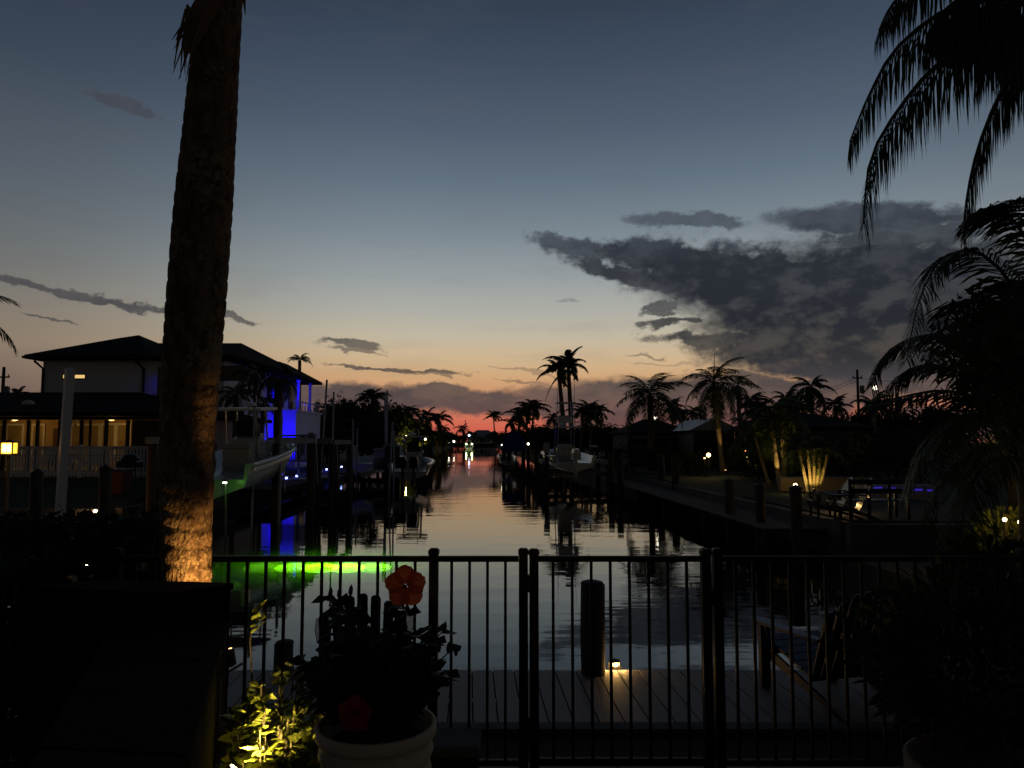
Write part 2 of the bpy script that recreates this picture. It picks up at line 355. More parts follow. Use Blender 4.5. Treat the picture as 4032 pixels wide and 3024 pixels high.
def walls(name, pts, z0=-3.1, z1=-.06, th=.3, m=SEAW):
    mb = MB()
    for (a, b) in zip(pts[:-1], pts[1:]):
        a = Vector(a); b = Vector(b); d = (b-a).normalized(); n = Vector((-d.y, d.x))*th/2
        mb.prism([tuple(a+n), tuple(b+n), tuple(b-n), tuple(a-n)], z0, z1)
    return struct(mb.build(name, m))
walls('left_seawall', [(XL(22)-.16, 22.15), (XL(380)-.16, 380)]); walls('left_seawall_front', [(-60, 22.14), (XL(22)-.32, 22.14)])
walls('right_seawall', [(XR(17.4)+.17, 17.9), (XR(380)+.17, 380)], z1=.0); walls('right_seawall_front', [(XR(17)+.02, 17.5), (60, 17.5)], z1=.0)

# ------------------------------------------------------------------ foliage
def frond_mb(pts, ll, lw, n, grav=.5, splay=1.0, fwd=.55, seed=0, rr=.02, t0=.1, ragged=.2, up0=(0, 0, 1)):
    rng = random.Random(seed); mb = MB(); pts = [Vector(p) for p in pts]
    def at(t):
        x = t*(len(pts)-1); i = min(int(x), len(pts)-2); u = x-i
        p0 = pts[max(i-1, 0)]; p1 = pts[i]; p2 = pts[i+1]; p3 = pts[min(i+2, len(pts)-1)]
        return .5*((2*p1)+(p2-p0)*u+(2*p0-5*p1+4*p2-p3)*u*u+(3*p1-p0-3*p2+p3)*u**3)
    sp = [at(k/12) for k in range(13)]
    mb.tube(sp, [rr*(1-.85*k/12) for k in range(13)], 5)
    up = Vector(up0)
    for k in range(n):
        t = t0+(1-t0)*(k+.5)/n; p = at(t); tg = (at(min(1, t+.02))-at(max(0, t-.02))).normalized()
        s = tg.cross(up)
        if s.length < .15: s = Vector((1, 0, 0)).cross(tg)
        s.normalize(); L = ll*(.45+.55*math.sin(math.pi*min(1, .18+t*.8)))
        for sg in (-1, 1):
            l = L*rng.uniform(1-ragged, 1+ragged*.4)
            d = (s*sg*splay*rng.uniform(.8, 1.2)+tg*fwd*rng.uniform(.7, 1.3)+Vector((0, 0, -grav*.5*rng.uniform(.5, 1.5)))).normalized()
            d2 = (d+Vector((rng.uniform(-.15, .15), rng.uniform(-.15, .15), -grav*rng.uniform(.7, 1.3)))).normalized()
            d3 = (d2+Vector((rng.uniform(-.1, .1), rng.uniform(-.1, .1), -grav*.8))).normalized()
            w = tg*lw*.5; a = p; b = a+d*l*.38; c = b+d2*l*.36; e = c+d3*l*.3
            mb.add([a-w*.5, a+w*.5, b+w, b-w, c+w*.7, c-w*.7, e], [(0, 1, 2, 3), (3, 2, 4, 5), (5, 4, 6)])
    return mb
def arch(L, c0, c1, n=7):                                       # rachis in the XZ plane, bending from angle c0 to c1
    pts = [Vector((0, 0, 0))]
    for i in range(n):
        a = c0+(c1-c0)*(i+.5)/n; pts.append(pts[-1]+Vector((math.cos(a), 0, math.sin(a)))*L/n)
    return pts
FM = {}
for k in range(4):
    FM['feather', k] = frond_mb(arch(1, .25, -1.15-.15*k), .30, .022, 40, .45, seed=k, rr=.012).mesh('frond', FROND)
    FM['far', k] = frond_mb(arch(1, .3, -1.1-.2*k), .32, .06, 24, .5, seed=10+k, rr=.016).mesh('frond', FROND)
    FM['royal', k] = frond_mb(arch(1, .35, -.95-.2*k), .26, .055, 30, .6, seed=15+k, rr=.016).mesh('frond', FROND)
    FM['droop', k] = frond_mb(arch(1, .3, -1.6-.1*k), .34, .026, 36, 1.0, .7, seed=20+k, rr=.013).mesh('frond', FROND)
    FM['fan', k] = frond_mb(arch(1, .5, .0), .55, .05, 16, .25, 1.2, .9, seed=30+k, rr=.016, t0=.55).mesh('frond', FROND)
    FM['dead', k] = frond_mb(arch(1, -.6, -1.55), .2, .03, 18, 1.2, .4, seed=40+k, rr=.013).mesh('frond', FRONDD)
def palm(label, base, top, r0, r1, L, n, kind='far', seed=0, bark=BARKD, emin=-25, emax=80, group=None, dead=0, bend=.0, spear=0, name='palm_tree', ring=0):
    rng = random.Random(seed); base = Vector(base); top = Vector(top); t = thing(name, label, 'palm tree', base, 0, group)
    h = top-base; pts = []; rad = []; N = 14 if not ring else 60
    for i in range(N+1):
        u = i/N; q = h*u+Vector((math.sin(u*math.pi)*bend, 0, 0)); pts.append(q)
        rr = r0+(r1-r0)*u+(r0*.35*max(0, .12-u)/.12)
        if ring: rr *= 1+.05*((i % 3) == 0)
        rad.append(rr)
    MBt = MB().tube(pts, rad, 9); MBt.build('trunk', bark, t, True)
    for k in range(n):
        e = emax+(emin-emax)*((k+.5)/n)**.85; az = k*2.39996+rng.uniform(-.3, .3)
        s = L*rng.uniform(.82, 1.1)*(1 if e < 60 else .8)
        put('frond', FM[kind, rng.randrange(4)], t, h, (rng.uniform(-.25, .25), -R(e), az), s)
    for k in range(dead):
        put('dry_frond', FM['dead', k % 4], t, h-Vector((0, 0, .1*L)), (0, 0, rng.uniform(0, 6.28)), L*rng.uniform(.5, .8))
    if spear:
        MB().tube([h, h+Vector((.05*spear, 0, spear))], [.05, .008], 5).build('spear_leaf', FROND, t)
    return t
def crown_mesh(seed, nl, leaf, lobes, flat=.8):
    rng = random.Random(seed); mb = MB(); cs = []
    for i in range(lobes):
        a = rng.uniform(0, 6.28); r = rng.uniform(.1, .62); cs.append((Vector((r*math.cos(a), r*math.sin(a), rng.uniform(-.35, .45)*flat)), rng.uniform(.25, .48)))
    for i in range(nl):
        c, r = cs[i % lobes]; d = Vector((rng.gauss(0, 1), rng.gauss(0, 1), rng.gauss(0, 1))).normalized()*r*rng.uniform(.45, 1.08)
        p = c+d; a = Vector((rng.gauss(0, 1), rng.gauss(0, 1), rng.gauss(0, .7))).normalized(); b = a.cross(Vector((rng.gauss(0, 1), rng.gauss(0, 1), rng.gauss(0, 1)))).normalized()
        s = leaf*rng.uniform(.6, 1.3)
        mb.add([p-a*s, p+b*s*.45, p+a*s, p-b*s*.45], [(0, 1, 2, 3)])
    return mb.mesh('crown', LEAF)
CR = [crown_mesh(50+k, 4600, .06, 18) for k in range(4)]
def tree(label, base, w, h, seed=0, group=None, name='leafy_tree', bottom=.25):
    rng = random.Random(seed); base = Vector(base); t = thing(name, label, 'tree', base, 0, group)
    mb = MB(); mb.tube([(0, 0, 0), (.02*w, 0, h*.3), (0, .02*w, h*.6)], [h*.03, h*.022, h*.012], 7)
    for k in range(4):
        a = rng.uniform(0, 6.28); mb.tube([(0, 0, h*(.25+.08*k)), (math.cos(a)*w*.22, math.sin(a)*w*.22, h*(.5+.08*k))], [h*.014, h*.006], 5)
    mb.build('trunk', WOOD, t, True)
    zc = h*(1+bottom)/2; put('crown', CR[seed % 4], t, (0, 0, zc), (0, 0, rng.uniform(0, 6.28)), (w/1.9, w/1.9, h*(1-bottom)/1.45)); return t

# ------------------------------------------------------------------ near: fence, gate
FY = 4.40
zt = P(1700, 2200, FY).z; zb = .10
fx = lambda px: P(px, 2500, FY).x
def picket_run(t, x0, x1, z0, z1, n, y=FY):
    me = MB().box(-.008, .008, -.008, .008, 0, z1-z0).mesh('picket', ALU)
    for i in range(n):
        put('picket', me, t, (x0+(x1-x0)*(i+1)/(n+1), y, z0))
POSTM = MB().box(-.026, .026, -.026, .026, 0, 1.265).mesh('post', ALU)
CAPM = MB().box(-.030, .030, -.030, .030, 0, .022).box(-.029, .029, -.029, .029, .0221, .034, .011).mesh('post_cap', ALU)
def fpost(t, x, h=1.265, z=0.0):
    o = put('post', POSTM, t, (x, FY, z), None, (1, 1, (h-z)/1.265)); c = put('post_cap', CAPM, o, (0, 0, 1.265)); c.scale = (1, 1, 1.265/(h-z)); return o
def rail(t, x0, x1, z, nm, hh=.019):
    MB().box(x0, x1, FY-.0155, FY+.0155, z-hh, z+hh, .003).build(nm, ALU, t)
a = thing('metal_fence', 'black metal picket fence between the palm trunk and the gate', 'fence')
X0, X1, X2 = fx(450), fx(1706), fx(2061)
for x in (X0, X1, X2): fpost(a, x)
for (l, r, n) in ((X0, X1, 16), (X1, X2, 4)):
    rail(a, l+.027, r-.027, zt, 'top_rail', .016); rail(a, l+.027, r-.027, zb, 'bottom_rail', .016); picket_run(a, l, r, zb+.016, zt-.016, n)
g = thing('metal_gate', 'black metal picket gate with paired posts in the middle of the fence', 'gate')
G0, G1 = fx(2103), fx(2783)
for x in (G0, G1): fpost(g, x, 1.262, .05)
rail(g, G0+.027, G1-.027, zt, 'top_rail', .016); rail(g, G0+.027, G1-.027, zb+.005, 'bottom_rail', .02); picket_run(g, G0, G1, zb+.025, zt-.016, 8)
for z in (1.1, .30):
    MB().box(X2+.027, G0-.027, FY-.018, FY+.018, z-.05, z+.05, .006).build('hinge', ALU, g)
MB().box(G1+.026, G1+.044, FY-.02, FY+.02, .98, 1.06, .005).build('latch', ALU, g)
b = thing('metal_fence', 'black metal picket fence running right from the gate into the dark', 'fence')
B0, B1 = fx(2829), fx(4040)
fpost(b, B0); fpost(b, B1); rail(b, B0+.027, B1-.027, zt, 'top_rail', .016); rail(b, B0+.027, B1-.027, zb, 'bottom_rail', .016); picket_run(b, B0, B1, zb+.016, zt-.016, 16)

# ------------------------------------------------------------------ near dock, piling, dock light, chairs
dk = thing('dock', 'grey plank dock across the end of the canal behind the fence', 'dock', (0, 5.49, 0))
bw = .187; me = MB().add([(0,0,-.03),(bw-.007,0,-.03),(bw-.007-.085,1.47,-.03),(-.085,1.47,-.03),(.002,.002,0),(bw-.009,.002,0),(bw-.009-.085,1.468,0),(.002-.085,1.468,0)],
    [(0,3,2,1),(4,5,6,7),(0,1,5,4),(1,2,6,5),(2,3,7,6),(3,0,4,7)]).mesh('board', DECK)
rng = random.Random(3)
for i in range(66): put('board', me, dk, (-4.2+i*bw, 0, -.15+rng.uniform(-.0025, .0025)))
for y in (.06, .7, 1.36): MB().box(-4.25, 8.1, y, y+.05, -.37, -.185).build('beam', WOOD, dk)
MB().box(-4.3, 8.05, 1.472, 1.50, -.36, -.175).build('fascia_board', DECK, dk)
for x in (-4, 1.0, 4.5, 7.6): MB().tube([(x, 1.2, -2.6), (x, 1.2, -.19)], .11, 10).build('support_pile', WOOD, dk)
def piling(label, x, y, r, z1, z0=-3.0, m=WOOD, cap=None, seed=0, group=None, name='dock_piling', nseg=12):
    t = thing(name, label, 'piling', (x, y, z0), 0, group); h = z1-z0; rng = random.Random(seed); mb = MB(); pts = []; rad = []
    for i in range(9): pts.append((rng.uniform(-.01, .01), rng.uniform(-.01, .01), h*i/8)); rad.append(r*rng.uniform(.96, 1.05))
    mb.tube(pts, rad, nseg).build('shaft', m, t, True)
    if cap: MB().lathe([(r*1.15, 0), (r*1.15, .03), (r*.1, cap), (.005, cap+.01)], 14, (0, 0, h)).build('cap', TRIM if m is not WHITE else WHITE, t)
    else: MB().lathe([(r*.98, 0), (r*.9, .02), (r*.55, .03), (.01, .024)], 12, (0, 0, h)).build('top', WOOD if m is WOOD else m, t)
    return t
pt = P(2331, 2300, 6.85)
piling('weathered wooden piling standing on the dock beside the small lit dock light', pt.x, 6.86, .107, pt.z, seed=4)
dl = G(2418, 2622, -.14); t = thing('dock_light', 'small round dock light glowing warm beside the wooden piling', 'dock light', (dl.x, dl.y-.02, -.149))
MB().lathe([(.062, 0), (.062, .012), (.05, .02), (.05, .022)], 16).build('base', BRONZE, t)
MB().lathe([(.043, .022), (.043, .052), (.040, .055)], 12).build('lens', glow('warm_lens', (1, .52, .13), 26), t)
MB().lathe([(.058, .0555), (.056, .062), (.03, .075), (.005, .079)], 16).build('cap', BRONZE, t)
for k in range(6):
    w = k*math.pi/3+.2; MB().tube([(.047*math.cos(w), .047*math.sin(w), .02), (.047*math.cos(w), .047*math.sin(w), .057)], .005, 5).build('rib', BRONZE, t)
for sx, sy in ((-.085, -.03), (.085, -.04), (0, -.095)): point('lens_glow', (sx, sy, .035), (1, .55, .16), .85, t, .012)

def adirondack(label, loc, rz, m=BLUEC, sc=1.0, group='adirondack chairs'):
    t = thing('adirondack_chair', label, 'chair', loc, rz, group); t.scale = (sc, sc, sc)     # faces local +Y
    tilt = R(24)
    for i in range(7):
        u = (i-3)/3; h = .80-.16*u*u; x0 = u*.255; w = .037; fan = u*.035
        c = MB(); n = 6
        pts = [(x0-w, 0), (x0+w, 0), (x0+w+fan, h-.03*abs(u)*(u > 0)-.02), (x0+fan+w*.5, h), (x0+fan-w*.5, h), (x0-w+fan, h-.03*abs(u)*(u < 0)-.02)]
        vs = [(x, -z*math.sin(tilt)-.16+dy, .20+z*math.cos(tilt)) for dy in (0, .02) for x, z in pts]
        k = len(pts); c.add(vs, [tuple(range(k)), tuple(range(2*k-1, k-1, -1))]+[(j, k+j, k+(j+1) % k, (j+1) % k) for j in range(k)])
        c.build('back_slat', m, t)
    for i in range(6):
        y = -.10+i*.098; z = .215+(y+.1)*.30; MB().slab([(-.27, y, z), (.27, y, z), (.27, y+.086, z+.026), (-.27, y+.086, z+.026)], (0, -.29, .96), .02).build('seat_slat', m, t)
    for s in (-1, 1):
        poly = [(s*.26, -.30), (s*.34, -.30), (s*.40, .10), (s*.42, .40), (s*.39, .50), (s*.31, .52), (s*.27, .42), (s*.285, .1)]
        MB().prism(poly, .535, .557).build('arm', m, t)
        MB().box(s*.335-.045, s*.335+.045, .36, .40, 0, .534).build('front_leg', m, t)
        MB().slab([(s*.29, .46, .36), (s*.29, .46, .26), (s*.29, -.62, 0), (s*.29, -.50, 0), (s*.29, -.3, .13)], (s, 0, 0), .022).build('side_rail', m, t)
        MB().slab([(s*.30, .33, .534), (s*.37, .33, .534), (s*.335, .34, .40)], (0, -1, 0), .02).build('arm_bracket', m, t)
    MB().box(-.30, .30, -.385, -.36, .49, .57).build('back_brace', m, t); MB().box(-.30, .30, .40, .422, .26, .37).build('front_apron', m, t)
    return t
DZ = -.146
c = P(1415, 2500, 5.95); adirondack('dark adirondack chair facing the water behind the potted hibiscus', (c.x, 6.15, DZ), R(9))
c = P(3290, 2500, 6.1); adirondack('dark blue adirondack chair on the dock right of the gate', (c.x-.02, 6.2, DZ), R(16))
c = P(3680, 2500, 6.1); adirondack('second dark blue adirondack chair, at the far right end of the dock', (c.x+.15, 6.25, DZ), R(12))
c = P(1120, 2535, 6.85); piling('dark piling top left of the chair behind the hibiscus', c.x, 6.86, .085, c.z, seed=8)

# ------------------------------------------------------------------ the big palm trunk
def big_palm():
    d = 4.05; ctr = [(2700, 736, 176), (2300, 735, 178), (2060, 733, 190), (1780, 738, 205), (1500, 748, 216), (1200, 771, 225), (950, 791, 222), (700, 811, 214), (350, 838, 194), (0, 868, 172), (-500, 905, 158), (-2300, 1010, 140)]
    rows = [(P(x, y, d), w/2/F*d) for y, x, w in ctr]; rows[0][0].z = -.1
    base = Vector((rows[0][0].x, d, -.1)); t = thing('palm_tree', 'thick palm trunk at left, lit orange near its foot', 'palm tree', base)
    zs = [p.z for p, r in rows]; rng = random.Random(7); mb = MB(); n = 28; z = zs[0]; ring = []; 
    def at(z):
        for i in range(len(zs)-1):
            if zs[i] <= z <= zs[i+1] or i == len(zs)-2:
                u = (z-zs[i])/(zs[i+1]-zs[i]); u = max(0, min(1, u)); return rows[i][0].x+(rows[i+1][0].x-rows[i][0].x)*u, rows[i][1]+(rows[i+1][1]-rows[i][1])*u
    lv = []
    while z < zs[-1]:
        step = rng.uniform(.075, .115)
        lv += [(z+.002, rng.uniform(.962, .985)), (z+step*.18, .996), (z+step*.6, 1.012), (z+step-.010, 1.004)]; z += step
    o = 0
    for z, k in lv:
        x, r = at(z)
        for j in range(n):
            w = 2*math.pi*j/n; wob = 1+.022*mnoise.noise((math.cos(w)*2.1, math.sin(w)*2.1, z*2.3))*2
            tilt = .012*math.sin(w*1.0+z*3)
            mb.v.append((x+math.cos(w)*r*k*wob-base.x, math.sin(w)*r*k*wob, z+tilt-base.z))
    for i in range(len(lv)-1):
        for j in range(n): mb.f.append((i*n+j, i*n+(j+1) % n, (i+1)*n+(j+1) % n, (i+1)*n+j))
    mb.f.append(tuple(range((len(lv)-1)*n, len(lv)*n)))
    mb.build('trunk', BARK, t, True)
    tp = Vector((rows[-1][0].x, d, rows[-1][0].z))-base
    for k in range(13):
        e = 70-8*k; az = k*2.39996+.6; put('frond', FM['droop', k % 4], t, tp, (0, -R(e), az), 2.4)
    # dry sheath hanging at the top left, and strands
    def W3(px, py, dd=0): q = P(px, py, d-.16+dd)-base; return q
    pts = [W3(850, -120), W3(808, 20), W3(770, 130), W3(735, 210)]
    mb = MB()
    for i in range(9):
        pass
    lw = [.03, .085, .06, .012]; vs = []
    for i, p in enumerate(pts):
        for u in (-1, -.4, .3, 1): vs.append(p+Vector((u*lw[i], -.02*(1-u*u), .3*u*lw[i])))
    fs = [(i*4+j, i*4+j+1, i*4+4+j+1, i*4+4+j) for i in range(3) for j in range(3)]
    sh = MB().add(vs, fs); sh.add([Vector(v)+Vector((0, .012, 0)) for v in vs], [f[::-1] for f in fs]); sh.build('dry_sheath', FRONDD, t)
    for k in range(16):
        x0 = 770+rng.uniform(-40, 30); y0 = rng.uniform(0, 130); x1 = 690+rng.uniform(-22, 45); y1 = 215+rng.uniform(-60, 110)
        MB().tube([W3(x0, y0, -.02), W3((x0+x1)/2-8, (y0+y1)/2, -.03), W3(x1, y1, -.03)], [.008, .006, .0015], 4).build('dry_strand', FRONDD, t)
    for x0, x1, y1 in ((958, 966, 58),):
        MB().tube([W3(x0, -80, .1), W3(x0+3, 0, .1), W3(x1, y1, .1)], [.012, .009, .002], 4).build('dry_strand', FRONDD, t)
    f = frond_mb([tp*1.0, P(1030, -1500, d)-base, P(1075, -600, d)-base, P(1070, -90, d)-base], .34, .026, 60, 1.1, .6, seed=77, rr=.02, t0=.3); f.build('frond', FROND, t)
    return base
pb = big_palm()
# uplight at its foot
def uplight(label, loc, aim, col, power, angle, name='garden_spotlight', lens=10, group='garden spotlights', rad=.03, size=1.0, blend=.5):
    loc = Vector(loc); t = thing(name, label, 'spotlight', loc, 0, group); dr = (Vector(aim)-loc).normalized(); s = size
    MB().tube([(0, 0, -.16*s), (0, 0, -.05*s)], .008*s, 6).build('stake', BRONZE, t)
    MB().tube([-dr*.07*s, dr*.0*s], [.022*s, .034*s], 10).build('housing', BRONZE, t)
    MB().tube([dr*.001*s, dr*.006*s], [.030*s, .028*s], 10).build('lens', glow('lens_%d_%d' % (lens, int(col[2]*100)), col, lens), t)
    spot('beam', dr*.02*s, tuple(dr*1.0), col, power, angle, t, blend, rad); return t
uplight('spotlight hidden at the foot of the big palm trunk', (pb.x+.31, 3.78, .88), (pb.x+.02, 4.05, 1.30), (1, .52, .15), 52, 44)
uplight('added second spotlight making the lit patch high on the big palm trunk', (pb.x+.62, 3.75, .35), (pb.x+.10, 4.0, 2.02), (1, .52, .15), 70, 6.5, blend=1.0)  # extra lamp, added for the separate lit patch up the trunk

# ------------------------------------------------------------------ left foreground: coped wall, planter, hedge
wl = thing('masonry_wall', 'low dark masonry wall with flat stone coping at lower left', 'wall')
ZC = 1.08
cor = [G(640, 3300, ZC), G(-60, 3300, ZC), G(506, 2362, ZC), G(915, 2408, ZC)]
nr, nl, fl, fr_ = [Vector((c.x, c.y)) for c in cor]
for i in range(5):
    u0, u1 = i/5, (i+1)/5-.006
    q = [nl.lerp(fl, u0), nr.lerp(fr_, u0), nr.lerp(fr_, u1), nl.lerp(fl, u1)]
    MB().prism([tuple(p) for p in q], ZC-.05, ZC+[0, .002, -.001, .001, 0][i]).build('coping_stone', PAVER, wl)
ins = lambda p: tuple(p+((nl+nr+fl+fr_)/4-p)*.05)
MB().prism([ins(p) for p in (nl, nr, fr_, fl)], -.09, ZC-.052).build('wall_body', PAVER, wl)
pl = thing('planter_box', 'black planter box hiding the foot of the palm trunk', 'planter')
q = [Vector((G(430, 2345, 1.06).x, 3.53)), Vector((G(850, 2400, 1.06).x, 3.40)), Vector((P(905, 2400, 3.62).x, 3.62)), Vector((P(430, 2400, 3.72).x, 3.72))]
MB().prism([tuple(v) for v in q], -.09, 1.215).build('box', MATTEB, pl); MB().prism([tuple(v+(v-(q[0]+q[2])/2)*.03) for v in q], 1.216, 1.245).build('rim', MATTEB, pl)
def leaf_mesh(name, L, w, m, curl=.25):
    v = [(0, 0, 0), (L*.3, w*.42, .02*L), (L*.62, w*.46, -curl*L*.1), (L, 0, -curl*L*.45), (L*.62, -w*.46, -curl*L*.1), (L*.3, -w*.42, .02*L), (L*.32, 0, -.05*L), (L*.64, 0, -curl*L*.2)]
    return MB().add(v, [(0, 6, 1), (1, 6, 7, 2), (2, 7, 3), (0, 5, 6), (5, 4, 7, 6), (4, 3, 7)]).mesh(name, m)
def leaf_cloud(pts_dirs, L, w, m, rng):
    mb = MB()
    for p, d in pts_dirs:
        d = d.normalized(); s = d.cross(Vector((rng.gauss(0, 1), rng.gauss(0, 1), rng.gauss(0, 1)))).normalized(); l = L*rng.uniform(.6, 1.25)
        mb.add([p, p+d*l*.5+s*w*.5, p+d*l-Vector((0, 0, l*.12)), p+d*l*.5-s*w*.5], [(0, 1, 2, 3)])
    return mb
def hedge(label, x0, x1, y0, y1, z0, z1, n, L=.07, seed=0, m=LEAF):
    rng = random.Random(seed); t = thing('hedge', label, 'hedge', ((x0+x1)/2, (y0+y1)/2, z0)); pd = []
    for i in range(n):
        z = z0+(z1-z0)*rng.random()**.6; bul = .9+.1*mnoise.noise((i*.01, z*3, seed))
        p = Vector(((rng.uniform(x0, x1)-(x0+x1)/2)*bul, (rng.uniform(y0, y1)-(y0+y1)/2)*bul, z-z0+.06*mnoise.noise((rng.uniform(x0, x1)*3, z*2, seed))))
        pd.append((p, Vector((rng.gauss(0, 1), rng.gauss(0, 1), rng.gauss(.4, .7)))))
    stuff(leaf_cloud(pd, L, L*.5, m, rng).build('foliage', m, t)); mb = MB()
    for k in range(9):
        x = (x0-x1)/2+(x1-x0)*(k+.5)/9; mb = MB().tube([(x, 0, 0), (x+.06, .03, (z1-z0)*.6)], [.012, .006], 5); mb.build('stem', WOOD, t)
    return t
hedge('dark clipped hedge filling the lower left corner', -4.6, -2.15, 2.95, 3.9, -.08, 1.36, 20000, .085, 5)
hedge('dark hedge behind the planter left of the big palm', -6.5, -2.0, 4.62, 5.2, -.08, 1.42, 11000, .10, 6)

# ------------------------------------------------------------------ lit shrub with its lamp
def shrub_lit():
    rng = random.Random(21); c = P(1075, 2800, 3.15); base = Vector((c.x, 3.15, -.09)); t = thing('shrub', 'glossy leafed shrub lit bright yellow green from within, left of the pot', 'shrub', base)
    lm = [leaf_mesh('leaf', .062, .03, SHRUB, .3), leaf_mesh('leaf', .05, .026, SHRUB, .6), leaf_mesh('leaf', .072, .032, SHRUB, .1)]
    sites = []
    for k in range(56):
        a = rng.uniform(0, 6.28); r = .24*rng.random()**.6; h = 1.20-r*1.3-rng.uniform(0, .22); pts = []
        x0, y0 = rng.uniform(-.05, .05), rng.uniform(-.05, .05)
        lean = Vector((math.cos(a)*r, math.sin(a)*r*.8, 0))
        for i in range(5):
            u = i/4; pts.append(Vector((x0, y0, 0))+lean*u**1.3+Vector((0, 0, h*u)))
        MB().tube(pts, [.007, .006, .005, .004, .002], 5).build('stem', WOOD, t)
        for j in range(42):
            u = rng.uniform(.52, .999); p = pts[min(3, int(u*4))].lerp(pts[min(4, int(u*4)+1)], u*4-int(u*4)); w = rng.uniform(0, 6.28)
            sites.append((p, Vector((math.cos(w), math.sin(w), rng.uniform(-.1, .9)))))
    p0 = P(985, 2520, 3.15)-base; p1 = P(1008, 2395, 3.15)-base
    MB().tube([p0*Vector((.6, 1, .5)) if False else Vector((p0.x*.5, 0, .5)), p0, p1], [.006, .004, .002], 5).build('stem', WOOD, t)
    for j in range(12):
        q = p0.lerp(p1, .2+.8*j/11); w = rng.uniform(-1.2, 1.2); sites.insert(0, (q, Vector((math.cos(w), -abs(math.sin(w)), .8))))
    sites[12:] = sorted(sites[12:], key=lambda s: s[0].y+rng.uniform(-.05, .05))
    for p, d in sites[:300]: put('leaf', rng.choice(lm), t, p, d.to_track_quat('X', 'Z').to_euler(), rng.uniform(.75, 1.25))
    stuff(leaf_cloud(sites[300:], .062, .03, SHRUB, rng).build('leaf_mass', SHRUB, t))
shrub_lit()
lp = P(985, 2890, 3.02)
uplight('small spotlight glowing inside the yellow green shrub', (lp.x-.02, 2.93, lp.z-.10), (lp.x+.17, 3.06, lp.z+.12), (1, .72, .20), 66, 100, lens=30, rad=.02, blend=.7)
lp2 = P(900, 2640, 3.3); t = thing('path_light_stake', 'thin pale stake leaning beside the lit shrub', 'stake', (lp2.x, 3.3, lp2.z)); MB().tube([(-.04, 0, -.03), (.06, 0, .03)], .006, 6).build('rod', PVC, t); MB().tube([(-.035, 0, -.033), (-.05, 0, -1.0)], .007, 6).build('stake_leg', PVC, t)

# ------------------------------------------------------------------ potted hibiscus on the terrace
def flower(t, loc, facing, s, m, name='flower', seed=0):
    rng = random.Random(seed); f = bpy.data.objects.new(name, None)
    fm = MB().lathe([(.006, -.03), (.011, -.012), (.008, .0)], 8).build(name, HIB, t, True); fm.location = loc
    fm.rotation_euler = Vector(facing).to_track_quat('Z', 'Y').to_euler(); fm.scale = (s, s, s)
    for k in range(5):
        a0 = k*2*math.pi/5+.3; mb = MB(); vs = []; NU, NV = 6, 7
        for i in range(NU+1):
            u = i/NU
            for j in range(NV+1):
                v = j/NV*2-1; wd = .043*math.sin(math.pi*min(1, .12+u*.62))**.8; r = .008+.072*u-.010*v*v*u*u*2
                x = r; y = v*wd; z = .012+.026*u-.022*u*u+(.010*math.sin(v*10+k*2)+.006*math.sin(v*23+k))*u*u+.006*v
                vs.append((x*math.cos(a0)-y*math.sin(a0), x*math.sin(a0)+y*math.cos(a0), z))
        fs = [(i*(NV+1)+j, i*(NV+1)+j+1, (i+1)*(NV+1)+j+1, (i+1)*(NV+1)+j) for i in range(NU) for j in range(NV)]
        mb.add(vs, fs).build('petal', m, fm, True)
    MB().tube([(0, 0, 0), (.004, .002, .035), (.010, .0, .065)], [.003, .0025, .004], 6).build('stamen', PETALR, fm, True)
